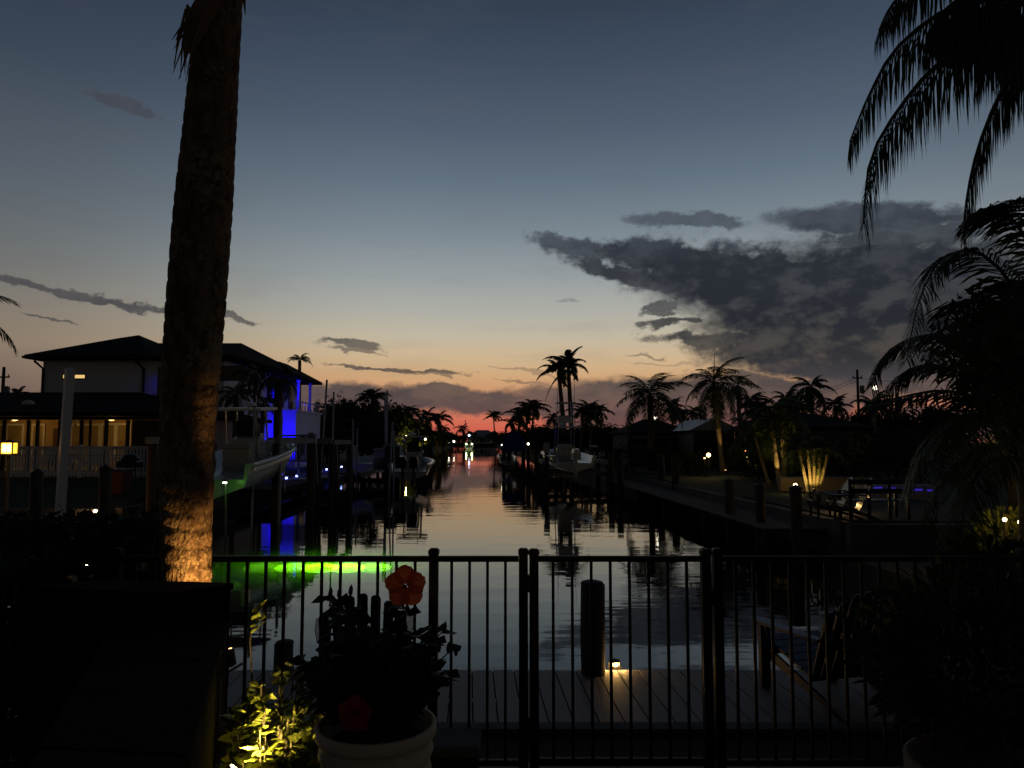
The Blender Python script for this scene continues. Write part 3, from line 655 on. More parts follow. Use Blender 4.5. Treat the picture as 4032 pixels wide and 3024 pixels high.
def hibiscus():
    rng = random.Random(31); d = 2.35; rim = P(1483, 2842, d); rr = 228/F*d
    base = Vector((rim.x, d, .552)); hr = rim.z-base.z
    t = thing('flower_pot', 'cream ribbed plastic pot holding the hibiscus at bottom centre', 'flower pot', base)
    prof = [(.001, 0), (rr*.70, 0), (rr*.71, .01)]; nrib = 8
    for i in range(nrib*4+1):
        u = i/(nrib*4); prof.append((rr*(.71+.24*u)+.0045*math.sin(u*nrib*2*math.pi), .012+(hr-.05)*u))
    prof += [(rr*.985, hr-.036), (rr*1.0, hr-.03), (rr*1.0, hr-.004), (rr*.985, hr), (rr*.93, hr), (rr*.915, hr-.02), (rr*.90, hr-.06)]
    MB().lathe(prof, 48).build('pot', POT, t, True)
    MB().lathe([(rr*.895, hr-.062), (rr*.5, hr-.045), (.01, hr-.04)], 24).build('soil', SOIL, t)
    p = thing('hibiscus_plant', 'bushy hibiscus with one orange and one red bloom in the cream pot', 'plant', base+Vector((0, 0, hr-.05)))
    pb_ = base+Vector((0, 0, hr-.05)); lm = [leaf_mesh('leaf', .058, .034, HIB, .4), leaf_mesh('leaf', .072, .04, HIB, .7), leaf_mesh('leaf', .046, .026, HIB, .2)]; sites = []
    def stem(tip, n, sp=.30, top_sites=True):
        q = tip-pb_; st = Vector((rng.uniform(-.05, .05), rng.uniform(-.05, .05), 0)); mid = st.lerp(q, .5)+Vector((rng.uniform(-.03, .03), 0, .03)); pts = [st, st.lerp(mid, .5), mid, mid.lerp(q, .55), q]
        MB().tube(pts, [.006, .005, .004, .003, .0018], 5).build('stem', WOOD, p)
        for j in range(n):
            u = rng.uniform(sp, 1); i = min(3, int(u*4)); x = pts[i].lerp(pts[i+1], u*4-i); w = rng.uniform(0, 6.28); sites.append((x, Vector((math.cos(w), math.sin(w), rng.uniform(-.5, .7)))))
        return pts
    tips = []
    for k in range(46):
        a = rng.uniform(0, math.pi); rad = rng.uniform(.5, 1.0); tips.append((1475+math.cos(a)*250*rad, 2760-math.sin(a)*300*rad))
    tips += [(1300, 2350), (1330, 2360), (1375, 2345), (1270, 2560), (1230, 2640), (1195, 2600), (1560, 2420), (1640, 2500)]
    for (x, y) in tips: stem(P(x, y, d+rng.uniform(-.16, .16)), 30)
    for (x, y) in ((1750, 2480), (1775, 2560), (1735, 2700), (1690, 2580), (1760, 2640)): stem(P(x, y, d-.02), 7, .65)
    for (x, y) in ((1750, 2470), (1765, 2550), (1728, 2545), (1795, 2560), (1300, 2335), (1335, 2335), (1380, 2325)):
        q = P(x, y, d-.02)-pb_; MB().tube([q-Vector((0, 0, .018)), q-Vector((0, 0, .006)), q+Vector((.002, 0, .008)), q+Vector((.003, 0, .018))], [.003, .007, .006, .001], 6).build('bud', HIB, p, True)
    fl = P(1594, 2310, d-.05)-pb_; MB().tube([Vector((.03, 0, 0)), Vector((.06, -.02, .25)), fl-Vector((-.005, -.03, .05)), fl], [.005, .004, .003, .004], 5).build('stem', HIB, p)
    for j in range(9):
        w = rng.uniform(0, 6.28); sites.insert(0, (fl-Vector((0, -.02, .05+.05*rng.random())), Vector((math.cos(w), math.sin(w), .2))))
    rng.shuffle(sites)
    for q, dd in sites[:300]: put('leaf', rng.choice(lm), p, q, dd.to_track_quat('X', 'Z').to_euler(), rng.uniform(.7, 1.25))
    stuff(leaf_cloud(sites[300:], .066, .038, HIB, rng).build('leaf_mass', HIB, p))
    flower(p, fl, (.30, -.9, .32), .80, PETAL, 'orange_bloom', 1)
    flower(p, P(1402, 2806, d-.24)-pb_, (-.1, -1, -.0), .62, PETALR, 'red_bloom', 2)
hibiscus()
c = P(1785, 2990, 3.3); t = thing('stone_block', 'low rough stone block right of the flower pot', 'stone block', (c.x, 3.45, -.03))
zz = P(1785, 2935, 3.35).z+.03; MB().box(-.15, .10, -.12, .10, 0, zz-.04, .015).build('block', PAVER, t); MB().box(-.16, .11, -.13, .11, zz-.039, zz, .012).build('cap_stone', SEAW, t)
# right corner: clay pot with dark bushy plant
c = P(3860, 2960, 2.55); t = thing('flower_pot', 'dim clay pot in the dark lower right corner', 'flower pot', (c.x, 2.5, .552))
MB().lathe([(.01, 0), (.17, 0), (.2, .1), (.235, .27), (.25, .28), (.25, .33), (.235, .335), (.22, .28), (.01, .27)], 32).build('pot', TERRA, t, True)
def bush(label, base, w, h, n, L, m, seed, name='bush'):
    rng = random.Random(seed); t = thing(name, label, 'bush', base); pd = []
    for k in range(12):
        a = rng.uniform(0, 6.28); MB().tube([(0, 0, 0), (math.cos(a)*w*.2, math.sin(a)*w*.2, h*.5), (math.cos(a)*w*.36, math.sin(a)*w*.36, h*.85)], [.012, .008, .003], 5).build('stem', WOOD, t)
    for i in range(n):
        v = Vector((rng.gauss(0, 1), rng.gauss(0, 1), rng.gauss(0, 1))).normalized()*rng.uniform(.4, 1)*(1+.2*mnoise.noise((i*.37, seed, 0)))
        pd.append((Vector((v.x*w/2, v.y*w/2, h*.55+v.z*h*.45)), v+Vector((0, 0, .3))))
    stuff(leaf_cloud(pd, L, L*.45, m, rng).build('foliage', m, t)); return t
bush('dark bushy plant above the clay pot at lower right', (c.x, 2.55, .86), .75, .62, 2200, .06, HIB, 61)
bush('dark shrub behind the right end of the fence', (2.75, 4.85, -.09), .8, 1.0, 2200, .09, LEAF, 62)
bush('dark shrub beyond the fence below the right palm', (3.2, 4.95, -.09), 1.1, 1.35, 4200, .11, LEAF, 63)

# ------------------------------------------------------------------ near right palms hanging into the frame
def hanging_palm():
    d = 4.9; top = P(4150, -420, d); base = Vector((top.x+.15, d, -.1)); t = thing('palm_tree', 'palm whose long fronds hang into the top right corner', 'palm tree', base)
    MB().tube([(0, 0, 0), (-.05, 0, 2.5), top-base], [.16, .13, .11], 12).build('trunk', BARKD, t, True)
    B = lambda px, py, dd=0: P(px, py, d+dd)-base
    fr = [([(4150, -420), (4000, 60), (3720, 230), (3560, 400), (3430, 620), (3400, 880)], .40, 64),
          ([(4150, -420), (3950, -60), (3720, 40), (3530, 190), (3420, 380), (3345, 560)], .36, 46),
          ([(4200, -300), (4080, 180), (3960, 330), (3860, 560), (3810, 760), (3790, 940)], .34, 60),
          ([(4150, -420), (3860, -200), (3640, -80), (3520, 10), (3460, 120)], .30, 40),
          ([(4160, -420), (4060, -60), (3930, 40), (3800, 130), (3760, 300)], .42, 48),
          ([(4180, -420), (4120, -40), (4030, 60), (3960, 140), (3930, 300)], .42, 48),
          ([(4200, -420), (4230, 0), (4180, 200), (4110, 340), (4090, 520)], .40, 48),
          ([(4170, -420), (3980, -180), (3820, -40), (3700, 60), (3640, 180)], .36, 44), ([(4170, -420), (4040, -100), (3900, 20), (3780, 60), (3700, 140)], .40, 44), ([(4180, -420), (4100, -60), (4010, 80), (3900, 160), (3850, 260)], .40, 44)]
    for k, (pts, ll, n) in enumerate(fr):
        frond_mb([B(x, y, (k % 3-1)*.25*i/4) for i, (x, y) in enumerate(pts)], ll*1.25, .019, int(n*1.6), 2.4, .30, .40, seed=100+k, rr=.026, t0=.2, ragged=.4).build('frond', FROND, t)
hanging_palm()
def arching_palm():
    d = 5.6; ctr = P(4050, 1500, d); base = Vector((ctr.x+.1, d, -.1)); t = thing('palm_tree', 'dense arching palm filling the right edge', 'palm tree', base)
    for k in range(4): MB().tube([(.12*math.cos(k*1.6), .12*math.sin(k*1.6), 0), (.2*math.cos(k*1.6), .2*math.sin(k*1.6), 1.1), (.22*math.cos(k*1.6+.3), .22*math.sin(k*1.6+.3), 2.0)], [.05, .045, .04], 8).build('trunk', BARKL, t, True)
    B = lambda px, py, dd=0: P(px, py, d+dd)-base
    fr = [([(4060, 1800), (4040, 1250), (3880, 1010), (3720, 1010), (3620, 1180), (3570, 1420)], .36, 54, 0),
          ([(4080, 1800), (4100, 1150), (4000, 880), (3900, 830), (3830, 850)], .40, 48, .2),
          ([(4080, 1800), (4180, 1200), (4120, 900), (4030, 800), (3960, 790)], .42, 48, -.2),
          ([(4060, 1850), (3960, 1480), (3760, 1330), (3600, 1330), (3480, 1400), (3430, 1520)], .33, 50, .3),
          ([(4060, 1850), (3930, 1620), (3740, 1540), (3560, 1560), (3420, 1600)], .30, 46, -.1),
          ([(4060, 1800), (3980, 1350), (3840, 1180), (3730, 1250), (3690, 1430)], .36, 50, -.4),
          ([(4060, 1850), (3900, 1650), (3740, 1660), (3620, 1780), (3560, 1950)], .34, 46, .1),
          ([(4060, 1850), (3960, 1600), (3850, 1560), (3770, 1690), (3740, 1900)], .36, 46, -.5),
          ([(4060, 1800), (4020, 1400), (3930, 1270), (3850, 1330), (3800, 1550)], .38, 46, .5),
          ([(4060, 1850), (4000, 1550), (3930, 1480), (3880, 1600), (3860, 1850)], .38, 46, -.6),
          ([(4070, 1800), (4080, 1300), (4060, 1120), (4010, 1120), (3960, 1300)], .40, 46, -.5),
          ([(4070, 1850), (3950, 1760), (3800, 1780), (3690, 1900), (3640, 2080)], .34, 44, .4),
          ([(4070, 1850), (3980, 1800), (3870, 1840), (3800, 1980), (3780, 2180)], .34, 44, -.3),
          ([(4070, 1850), (4100, 1500), (4080, 1400), (4020, 1480), (3980, 1750)], .38, 44, -.7),
          ([(4070, 1850), (3900, 1560), (3700, 1440), (3560, 1470), (3470, 1610)], .34, 46, .6)]
    for k, (pts, ll, n, dd) in enumerate(fr):
        frond_mb([B(x, y, dd*i/4) for i, (x, y) in enumerate(pts)], ll*1.15, .019, int(n*1.45), .45, 1.0, .75, seed=140+k, rr=.02, t0=.18).build('frond', FROND, t)
arching_palm()
palm('palm with one frond tip showing at the left edge', (-12.2, 15.5, -.1) if False else P(-330, 1900, 15).xyz*Vector((1, 1, 0))+Vector((0, 0, -1.3)), P(-260, 1230, 15), .15, .12, 1.75, 12, 'feather', 5, emin=-20)

# ------------------------------------------------------------------ left: dock, pilings, lantern, picket fence
ld = thing('dock', 'weathered plank dock at far left edge with two small lights', 'dock', (0, 0, 0))
me = MB().box(0, .14, 18.4, 21.9, -.18, -.15).mesh('board', DECK2)
for i in range(60): put('board', me, ld, (-20.6+i*.147, 0, 0))
for y in (18.5, 20.1, 21.7): MB().box(-20.7, -11.7, y, y+.1, -.40, -.185).build('beam', WOOD, ld)
for x in (-20, -16.5, -13): MB().tube([(x, 18.9, -2.9), (x, 18.9, -.41)], .12, 10).build('support_pile', WOOD, ld)
for i, (px, py, lb) in enumerate(((112, 2056, 'small bright dock light nearest the left edge, low on the plank dock'), (388, 2011, 'small bright dock light on the plank dock right of the white post'))):
    q = G(px, py, -.10); t = thing('dock_light', lb, 'dock light', (q.x, min(q.y, 21.7), -.149))
    MB().lathe([(.07, 0), (.07, .02), (.05, .03)], 12).build('base', BRONZE, t); MB().lathe([(.05, .03), (.055, .06), (.04, .085), (.01, .09)], 12).build('lens', glow('pale_lens', (1, .74, .42), 14), t)
    point('lens_glow', (-.12, -.12, .12), (1, .50, .22), 7, t, .04)
def wp(px, d): return PXX(px, d)
t = thing('white_post', 'tall white square post rising in front of the low lit house', 'post', (wp(240, 17), 17.0, -3.0)); q = P(275, 1462, 17)-Vector((wp(240, 17), 17.0, -3.0))
MB().tube([(0, 0, 0), q], .125, 4).build('shaft', WHITE, t); MB().lathe([(.13, 0), (.13, .03), (.02, .09)], 4, q).build('cap', WHITE, t)
for px, py, d, lb in ((157, 1846, 18.2, 'dark piling with pointed cap left of the white post'), (425, 1830, 18.2, 'dark piling with pointed cap right of the white post')):
    piling(lb, wp(px, d), d, .135, P(px, py+18, d).z, cap=.12)
t = piling('brown post with a pale box on top beside the palm trunk', wp(607, 21), 21.0, .13, P(607, 1752, 21).z, m=BROWNP, seed=2)
MB().box(-.17, .17, -.12, .12, P(607, 1752, 21).z+3.03, P(607, 1720, 21).z+3.0, .02).build('box', GREYBOX, t)
t = thing('post_lantern', 'amber lantern glowing on a dark post at the left edge', 'lantern', (wp(44, 19.6), 19.6, -.149))
zl = P(44, 1785, 19.6).z+.149
MB().tube([(0, 0, 0), (0, 0, zl-.02)], [.05, .04], 8).build('post', TRIM, t); MB().box(-.19, .19, -.15, .15, zl-.04, zl-.005, .01).build('base', TRIM, t)
MB().box(-.14, .14, -.10, .10, zl, zl+.27).build('glass', glow('amber_glass', (1, .50, .03), 2.6), t)
for sx in (-.06, .06): MB().tube([(sx, -.102, zl+.05), (sx, -.104, zl+.22)], .035, 8).build('bulb', glow('amber_bulb', (1, .78, .22), 9), t)
MB().add([(-.2, -.16, zl+.275), (.2, -.16, zl+.275), (.2, .16, zl+.275), (-.2, .16, zl+.275), (0, 0, zl+.36)], [(0, 3, 2, 1), (0, 1, 4), (1, 2, 4), (2, 3, 4), (3, 0, 4)]).build('roof', TRIM, t)
for sx in (-.155, .155):
    for sy in (-.115, .115): MB().box(sx-.014, sx+.014, sy-.014, sy+.014, zl-.005, zl+.274).build('bar', TRIM, t)
point('lantern_glow', (0, -.3, zl+.15), (1, .45, .06), 8, t, .1)
pf = thing('picket_fence', 'white vinyl picket fence in front of the low lit house', 'fence', (0, 28, .5))
xa, xb = wp(40, 28), wp(600, 28); zt2 = P(300, 1757, 28).z-.5
me = MB().box(-.034, .034, -.012, .012, .08, zt2-.05).mesh('picket', WHITE); n = int((xb-xa)/.128)
for i in range(n): put('picket', me, pf, (xa+.06+i*.128, 0, 0))
for z in (.16, zt2-.12): MB().box(xa, xb, .013, .05, z, z+.09).build('rail', WHITE, pf)
MB().box(xa, xb, -.04, .055, zt2-.049, zt2).build('top_rail', WHITE, pf)
for x in (xa, (xa+xb)/2, xb): MB().box(x-.06, x+.06, -.005, .12, -.05, zt2+.06, .03).build('post', WHITE, pf)
t = thing('waste_bin', 'dim reddish bin standing before the white picket fence', 'bin', (wp(472, 25), 25, .18))
MB().add([(-.3,-.3,0),(.3,-.3,0),(.3,.3,0),(-.3,.3,0),(-.35,-.35,.72),(.35,-.35,.72),(.35,.35,.72),(-.35,.35,.72)], [(0,3,2,1),(4,5,6,7),(0,1,5,4),(1,2,6,5),(2,3,7,6),(3,0,4,7)]).build('body', REDBIN, t); MB().box(-.37, .37, -.37, .37, .721, .79, .03).build('lid', TRIM, t)
t = thing('grill', 'dark grill silhouetted against the white picket fence', 'grill', (wp(520, 26.5), 26.5, .36))
MB().box(-.35, .35, -.25, .25, .62, .85, .04).build('firebox', BLACKP, t); MB().lathe([(.01, 0), (.3, .0), (.29, .12), (.2, .22), (.01, .26)], 14, (0, 0, .851)).build('hood', BLACKP, t, True)
for sx in (-.3, .3):
    for sy in (-.2, .2): MB().tube([(sx, sy, 0), (sx, sy, .619)], .02, 6).build('leg', BLACKP, t)

# ------------------------------------------------------------------ low lit house with the screened porch
def low_house():
    x0, x1, yf = -33.5, -14.9, 32.4; t = thing('house', 'low house with a warm lit screened porch at left', 'house', (0, 0, .5)); B = -.5
    ze = 2.98; zr = 4.42
    MB().box(x0, x1, 36.2, 45, 0, ze+B-.02).build('wall', STUCCOT, t)
    e0, e1, f0, f1 = x0-.5, x1+.35, yf-.45, 45.5; r0 = -29; r1 = -19.3; ym = 38.8
    MB().add([(e0,f0,ze+B),(e1,f0,ze+B),(e1,f1,ze+B),(e0,f1,ze+B),(r0,ym,zr+B),(r1,ym,zr+B),(e0,f0,ze+B+.16),(e1,f0,ze+B+.16),(e1,f1,ze+B+.16),(e0,f1,ze+B+.16)],
             [(0,3,2,1),(0,1,7,6),(1,2,8,7),(2,3,9,8),(3,0,6,9),(6,7,5,4),(7,8,5),(8,9,4,5),(9,6,4)]).build('roof', ROOF, t)
    MB().lathe([(.28, 0), (.26, .1), (.14, .2), (.01, .23)], 12, (wp(88, 34), 34.4, 3.55+B)).build('skylight', mat('skylight_dome', (.6, .55, .45), .3, .05, 3), t, True)
    MB().box(x0, x1, yf, 36.19, -.1, .12).build('porch_floor', CONC, t)
    MB().box(x0, x1, yf, yf+.1, ze+B-.16, ze+B-.021).build('fascia', BRONZE, t)
    MB().box(wp(522, yf), x1, yf+.0, yf+.12, .12, ze+B-.17).build('side_wall', BROWNP, t)
    for i, px in enumerate((-60, 20, 116, 152, 240, 325, 358, 421, 506)):
        w = .035 if px == 358 else .07; x = wp(px, yf+.06); MB().box(x-w, x+w, yf+.02, yf+.11, .12, ze+B-.17).build('porch_post', BRONZE, t)
    MB().box(x0, wp(515, yf), yf+.03, yf+.08, .75, .80).build('screen_rail', BRONZE, t)
    yb = 36.19
    def win(pa, pb, top, bot, nm='glass_door', panes=2):
        xa, xb = wp(pa, yb), wp(pb, yb); zt_, zb_ = P(300, top, yb).z+B, max(.13, P(300, bot, yb).z+B)
        f = MB().box(xa, xb, yb-.05, yb-.003, zb_, zt_).build(nm, WHITE, t); w = (xb-xa)/panes
        for k in range(panes): MB().box(xa+.09+k*w, xa+w*(k+1)-.09, yb-.06, yb-.051, zb_+.1, zt_-.1).build('pane', CURT, f)
        return f
    win(-40, 100, 1668, 1800); win(130, 182, 1668, 1800, panes=1); win(236, 330, 1668, 1800, panes=2); win(330, 400, 1668, 1800, panes=1); win(402, 520, 1666, 1800)
    MB().box(wp(215, yb), wp(235, yb), yb-.03, yb-.004, .13, 2.0).build('door', BROWNP, t)
    fx_ = wp(303, 34.3); fan = MB().lathe([(.02, 0), (.1, .02), (.1, .1), (.03, .12), (.02, .3)], 10, (fx_, 34.3, 2.08)).build('ceiling_fan', WHITE, t)
    for k in range(4):
        a = k*math.pi/2+.5; MB().slab([(fx_+.12*math.cos(a)-.05*math.sin(a), 34.3+.12*math.sin(a)+.05*math.cos(a), 2.12), (fx_+.12*math.cos(a)+.05*math.sin(a), 34.3+.12*math.sin(a)-.05*math.cos(a), 2.12), (fx_+.6*math.cos(a)+.07*math.sin(a), 34.3+.6*math.sin(a)-.07*math.cos(a), 2.13), (fx_+.6*math.cos(a)-.07*math.sin(a), 34.3+.6*math.sin(a)+.07*math.cos(a), 2.13)], (0, 0, 1), .012).build('fan_blade', WHITE, fan)
    for i, px in enumerate((60, 440)):
        lx = wp(px, 34.6); s = MB().lathe([(.01, 0), (.12, .01), (.13, .05), (.09, .09)], 12, (lx, 34.6, 2.34)).build('porch_lamp', glow('porch_lamp_glass', (1, .62, .22), 1.4), t)
        point('lamp_glow', (lx, 34.6, 2.25), (1, .52, .12), 20, t, .12)
    for px, w, h in ((205, .9, .95), (260, 1.2, .8), (385, .8, .9)):   # furniture seen over the fence
        c = thing('porch_chair', {205: 'porch chair left of the white post behind the picket fence', 260: 'wide pale porch sofa beside the white post', 385: 'porch chair before the glass door'}[px], 'chair', (wp(px, 33.6), 33.6, .62))
        MB().box(-w/2, w/2, -.3, .3, .25, .45, .03).build('seat', WHITE, c); MB().box(-w/2, w/2, .2, .32, .451, h, .04).build('backrest', WHITE, c)
        for sx in (-1, 1):
            for sy in (-.25, .25): MB().box(sx*w*.45-.02, sx*w*.45+.02, sy-.02, sy+.02, 0, .249).build('leg', TRIM, c)
low_house()

# ------------------------------------------------------------------ big two-storey house with blue floodlights
def blue_house():
    t = thing('house', 'large white two-storey house with hip roof and blue lit balcony', 'house', (0, 0, .1)); B = -.1
    xa, xb, ya, yb = -26.4, -16.2, 42.0, 57.0; ze = 6.45+B
    MB().box(xa, xb, ya, yb, 0, ze-.02).build('wall', STUCCO, t)
    def hip(nm, x0, x1, y0, y1, z, p0, p1, th=.22):
        MB().add([(x0,y0,z),(x1,y0,z),(x1,y1,z),(x0,y1,z),(x0,y0,z+th),(x1,y0,z+th),(x1,y1,z+th),(x0,y1,z+th),p0,p1],
                 [(0,3,2,1),(0,1,5,4),(1,2,6,5),(2,3,7,6),(3,0,4,7),(4,5,9,8),(5,6,9),(6,7,8,9),(7,4,8)]).build(nm, ROOF, t)
    hip('roof', -27.0, -15.4, 41.3, 57.6, ze, (-23.4, 49.2, 8.35+B), (-17.9, 49.2, 8.35+B))
    hip('roof_gable', -27.03, -20.2, 41.28, 55, ze+.003, (-25.6, 48.4, 8.58+B), (-23.9, 47.6, 8.66+B))
    hip('roof_wing', -18.2, -14.7, 50.2, 57.9, ze-.24, (-16.6, 53.0, 7.55+B), (-16.6, 55.2, 7.55+B), .2)
    # lower porch block and balcony
    MB().box(-19, -14.57, 50.5, 57.0, 0, 3.85+B).build('porch_wall', STUCCO, t)
    MB().box(-19, -14.45, 50.38, 57.1, 3.851+B, 4.0+B).build('balcony_slab', STUCCO, t)
    for i in range(9): MB().lathe([(.03, 0), (.05, .15), (.03, .3), (.04, .55)], 8, (-14.6, 50.6+i*.75, 4.001+B)).build('baluster', STUCCO, t)
    MB().box(-14.68, -14.52, 50.45, 57, 4.552+B, 4.62+B).build('balustrade_rail', STUCCO, t)
    for x, y in ((-15.05, 52.6), (-15.15, 56.3), (-15.05, 50.8)) if False else ((-15.05, 52.7), (-15.2, 56.3)):
        MB().lathe([(.16, 0), (.16, .1), (.11, .14), (.10, 2.0), (.15, 2.06), (.15, 2.19)], 12, (x, y, 4.001+B)).build('column', STUCCO, t)
    def win(nm, x0, x1, z0, z1, y=42.0, glass=DARKGL, fr_m=TRIM):
        f = MB().box(x0, x1, y-.05, y-.003, z0, z1).build(nm, fr_m, t); MB().box(x0+.05, x1-.05, y-.06, y-.051, z0+.05, z1-.05).build('pane', glass, f)
    LITW = glow('lit_window_glass', (1, .66, .24), .85)
    zz = lambda py: P(300, py, 42).z+B
    win('window', wp(241, 42), wp(264, 42), zz(1493), zz(1473), glass=LITW); win('window', wp(284, 42), wp(333, 42), zz(1493), zz(1473), glass=LITW)
    win('window', wp(905, 42), wp(960, 42), zz(1655), zz(1615)); win('window', wp(960, 42), wp(1010, 42) if False else -16.4, zz(1500), zz(1440))
    # tall recessed window with small balcony just left of the palm trunk
    win('balcony_door', wp(618, 42), wp(662, 42), zz(1590), zz(1445), glass=DARKGL)
    bl = MB().box(wp(605, 41.6), wp(670, 41.6), 41.1, 41.99, zz(1592), zz(1584)).build('small_balcony', TRIM, t)
    for i in range(9): MB().box(wp(606+i*8, 41.2)-.012, wp(606+i*8, 41.2)+.012, 41.1, 41.13, zz(1584), zz(1552)).build('baluster', TRIM, bl)
    for px in (163, 560): 
        x = wp(px, 41.95); MB().tube([(x-.25, 41.5, ze-.1), (x, 41.93, ze-.5), (x, 41.93, 0)], .07, 8).build('downspout', TRIM, t)
    MB().box(-27.1, -15.35, 41.18, 41.28, ze+.02, ze+.16).build('gutter', TRIM, t)
    for (y0, z0, z1) in ((53.8, .3, 2.4), (51.6, .8, 2.2)):
        f = MB().box(-14.569, -14.53, y0, y0+1.2, z0, z1).build('window', TRIM, t); MB().box(-14.529, -14.52, y0+.07, y0+1.13, z0+.07, z1-.07).build('pane', DARKGL, f)
    for y0 in (52.0, 54.2): 
        f = MB().box(-16.199, -16.15, y0, y0+1.0, 4.1, 6.0).build('balcony_window', TRIM, t); MB().box(-16.149, -16.14, y0+.08, y0+.92, 4.18, 5.92).build('pane', DARKGL, f)
    for lb, p, aim, pw in (('floodlight', (-14.9, 49.0, .5), (-14.95, 50.5, 2.2), 1500), ('floodlight', (-15.4, 49.6, 4.6), (-15.6, 52.2, 6.3), 1000), ('floodlight', (-15.7, 48.0, .4), (-16.4, 50.4, 2), 500), ('floodlight', (wp(655, 41.3), 41.2, 5.2), (wp(640, 42), 42, 4.8), 12)):
        m_ = MB().lathe([(.05, 0), (.08, .04), (.08, .12)], 10, p).build(lb, TRIM, t); spot('beam', p, aim, BLUE, pw, 100, t, .8, .1)
blue_house()
t = thing('house', 'grey roofed house half hidden behind the low lit house', 'house', (0, 0, .2))
MB().box(-19.5, -16.5, 39.95, 41.0, 0, 2.6).build('wall', STUCCO, t)
MB().add([(-20.6, 39.9, 3.55), (-15.4, 39.9, 2.45), (-15.4, 41.3, 2.45), (-20.6, 41.3, 3.55), (-20.6, 39.9, 3.7), (-15.4, 39.9, 2.6), (-15.4, 41.3, 2.6), (-20.6, 41.3, 3.7)], [(0,3,2,1),(4,5,6,7),(0,1,5,4),(1,2,6,5),(2,3,7,6),(3,0,4,7)]).build('roof', ROOFG, t)

# ------------------------------------------------------------------ boats
def hull_mb(L, Bm, h, rise=.35):
    N = 14; sec = []
    for i in range(N+1):
        u = i/N; b = Bm/2*(1 if u < .5 else max(.015, (1-((u-.5)/.5)**2.3)))*(.94+.06*min(1, u*4)); s = h*(1+rise*u*u); k = 0 if u < .6 else h*.95*((u-.6)/.4)**2.2
        ch = k+(s-k)*(.36-.12*u); y = u*L; hb = b*(.82-.25*u)
        sec.append([(-b, y, s), (-hb, y, ch), (0, y, k), (hb, y, ch), (b, y, s), (b*.84, y, s+.005), (b*.8, y, s-h*.42), (-b*.8, y, s-h*.42), (-b*.84, y, s+.005)])
    mb = MB(); vs = [p for s_ in sec for p in s_]; K = 9; fs = []
    for i in range(N):
        for j in range(K): a = i*K+j; c = i*K+(j+1) % K; fs.append((a, c, c+K, a+K))
    fs.append((0, 1, 2, 3, 4, 5, 6, 7, 8)); return mb.add(vs, fs)
def outboard(parent, x, z, m=BLACKP, s=1.0, tilt=0):
    c = MB(); c.add([(-.2*s,-.1*s,.15*s),(.2*s,-.1*s,.15*s),(.2*s,-.62*s,.15*s),(-.2*s,-.62*s,.15*s),(-.22*s,-.06*s,.5*s),(.22*s,-.06*s,.5*s),(.2*s,-.7*s,.5*s),(-.2*s,-.7*s,.5*s),(-.15*s,-.12*s,.74*s),(.15*s,-.12*s,.74*s),(.13*s,-.6*s,.70*s),(-.13*s,-.6*s,.70*s)],
          [(0,3,2,1),(0,1,5,4),(1,2,6,5),(2,3,7,6),(3,0,4,7),(4,5,9,8),(5,6,10,9),(6,7,11,10),(7,4,8,11),(8,9,10,11)])
    o = c.build('outboard', m, parent); o.location = (x, -.05, z); o.rotation_euler = (tilt, 0, 0)
    MB().add([(-.09*s,-.12*s,.149*s),(.09*s,-.12*s,.149*s),(.07*s,-.4*s,.149*s),(-.07*s,-.4*s,.149*s),(-.04*s,-.14*s,-.75*s),(.04*s,-.14*s,-.75*s),(.03*s,-.45*s,-.75*s),(-.03*s,-.45*s,-.75*s)], [(0,3,2,1)[::-1],(4,5,6,7)[::-1],(0,1,5,4)[::-1],(1,2,6,5)[::-1],(2,3,7,6)[::-1],(3,0,4,7)[::-1]]).build('lower_unit', m, o)
    MB().lathe([(.02*s, -.02*s), (.15*s, 0), (.02*s, .02*s)], 8, (0, 0, 0)).build('propeller', STEEL, o).location = (0, -.42*s, -.62*s)
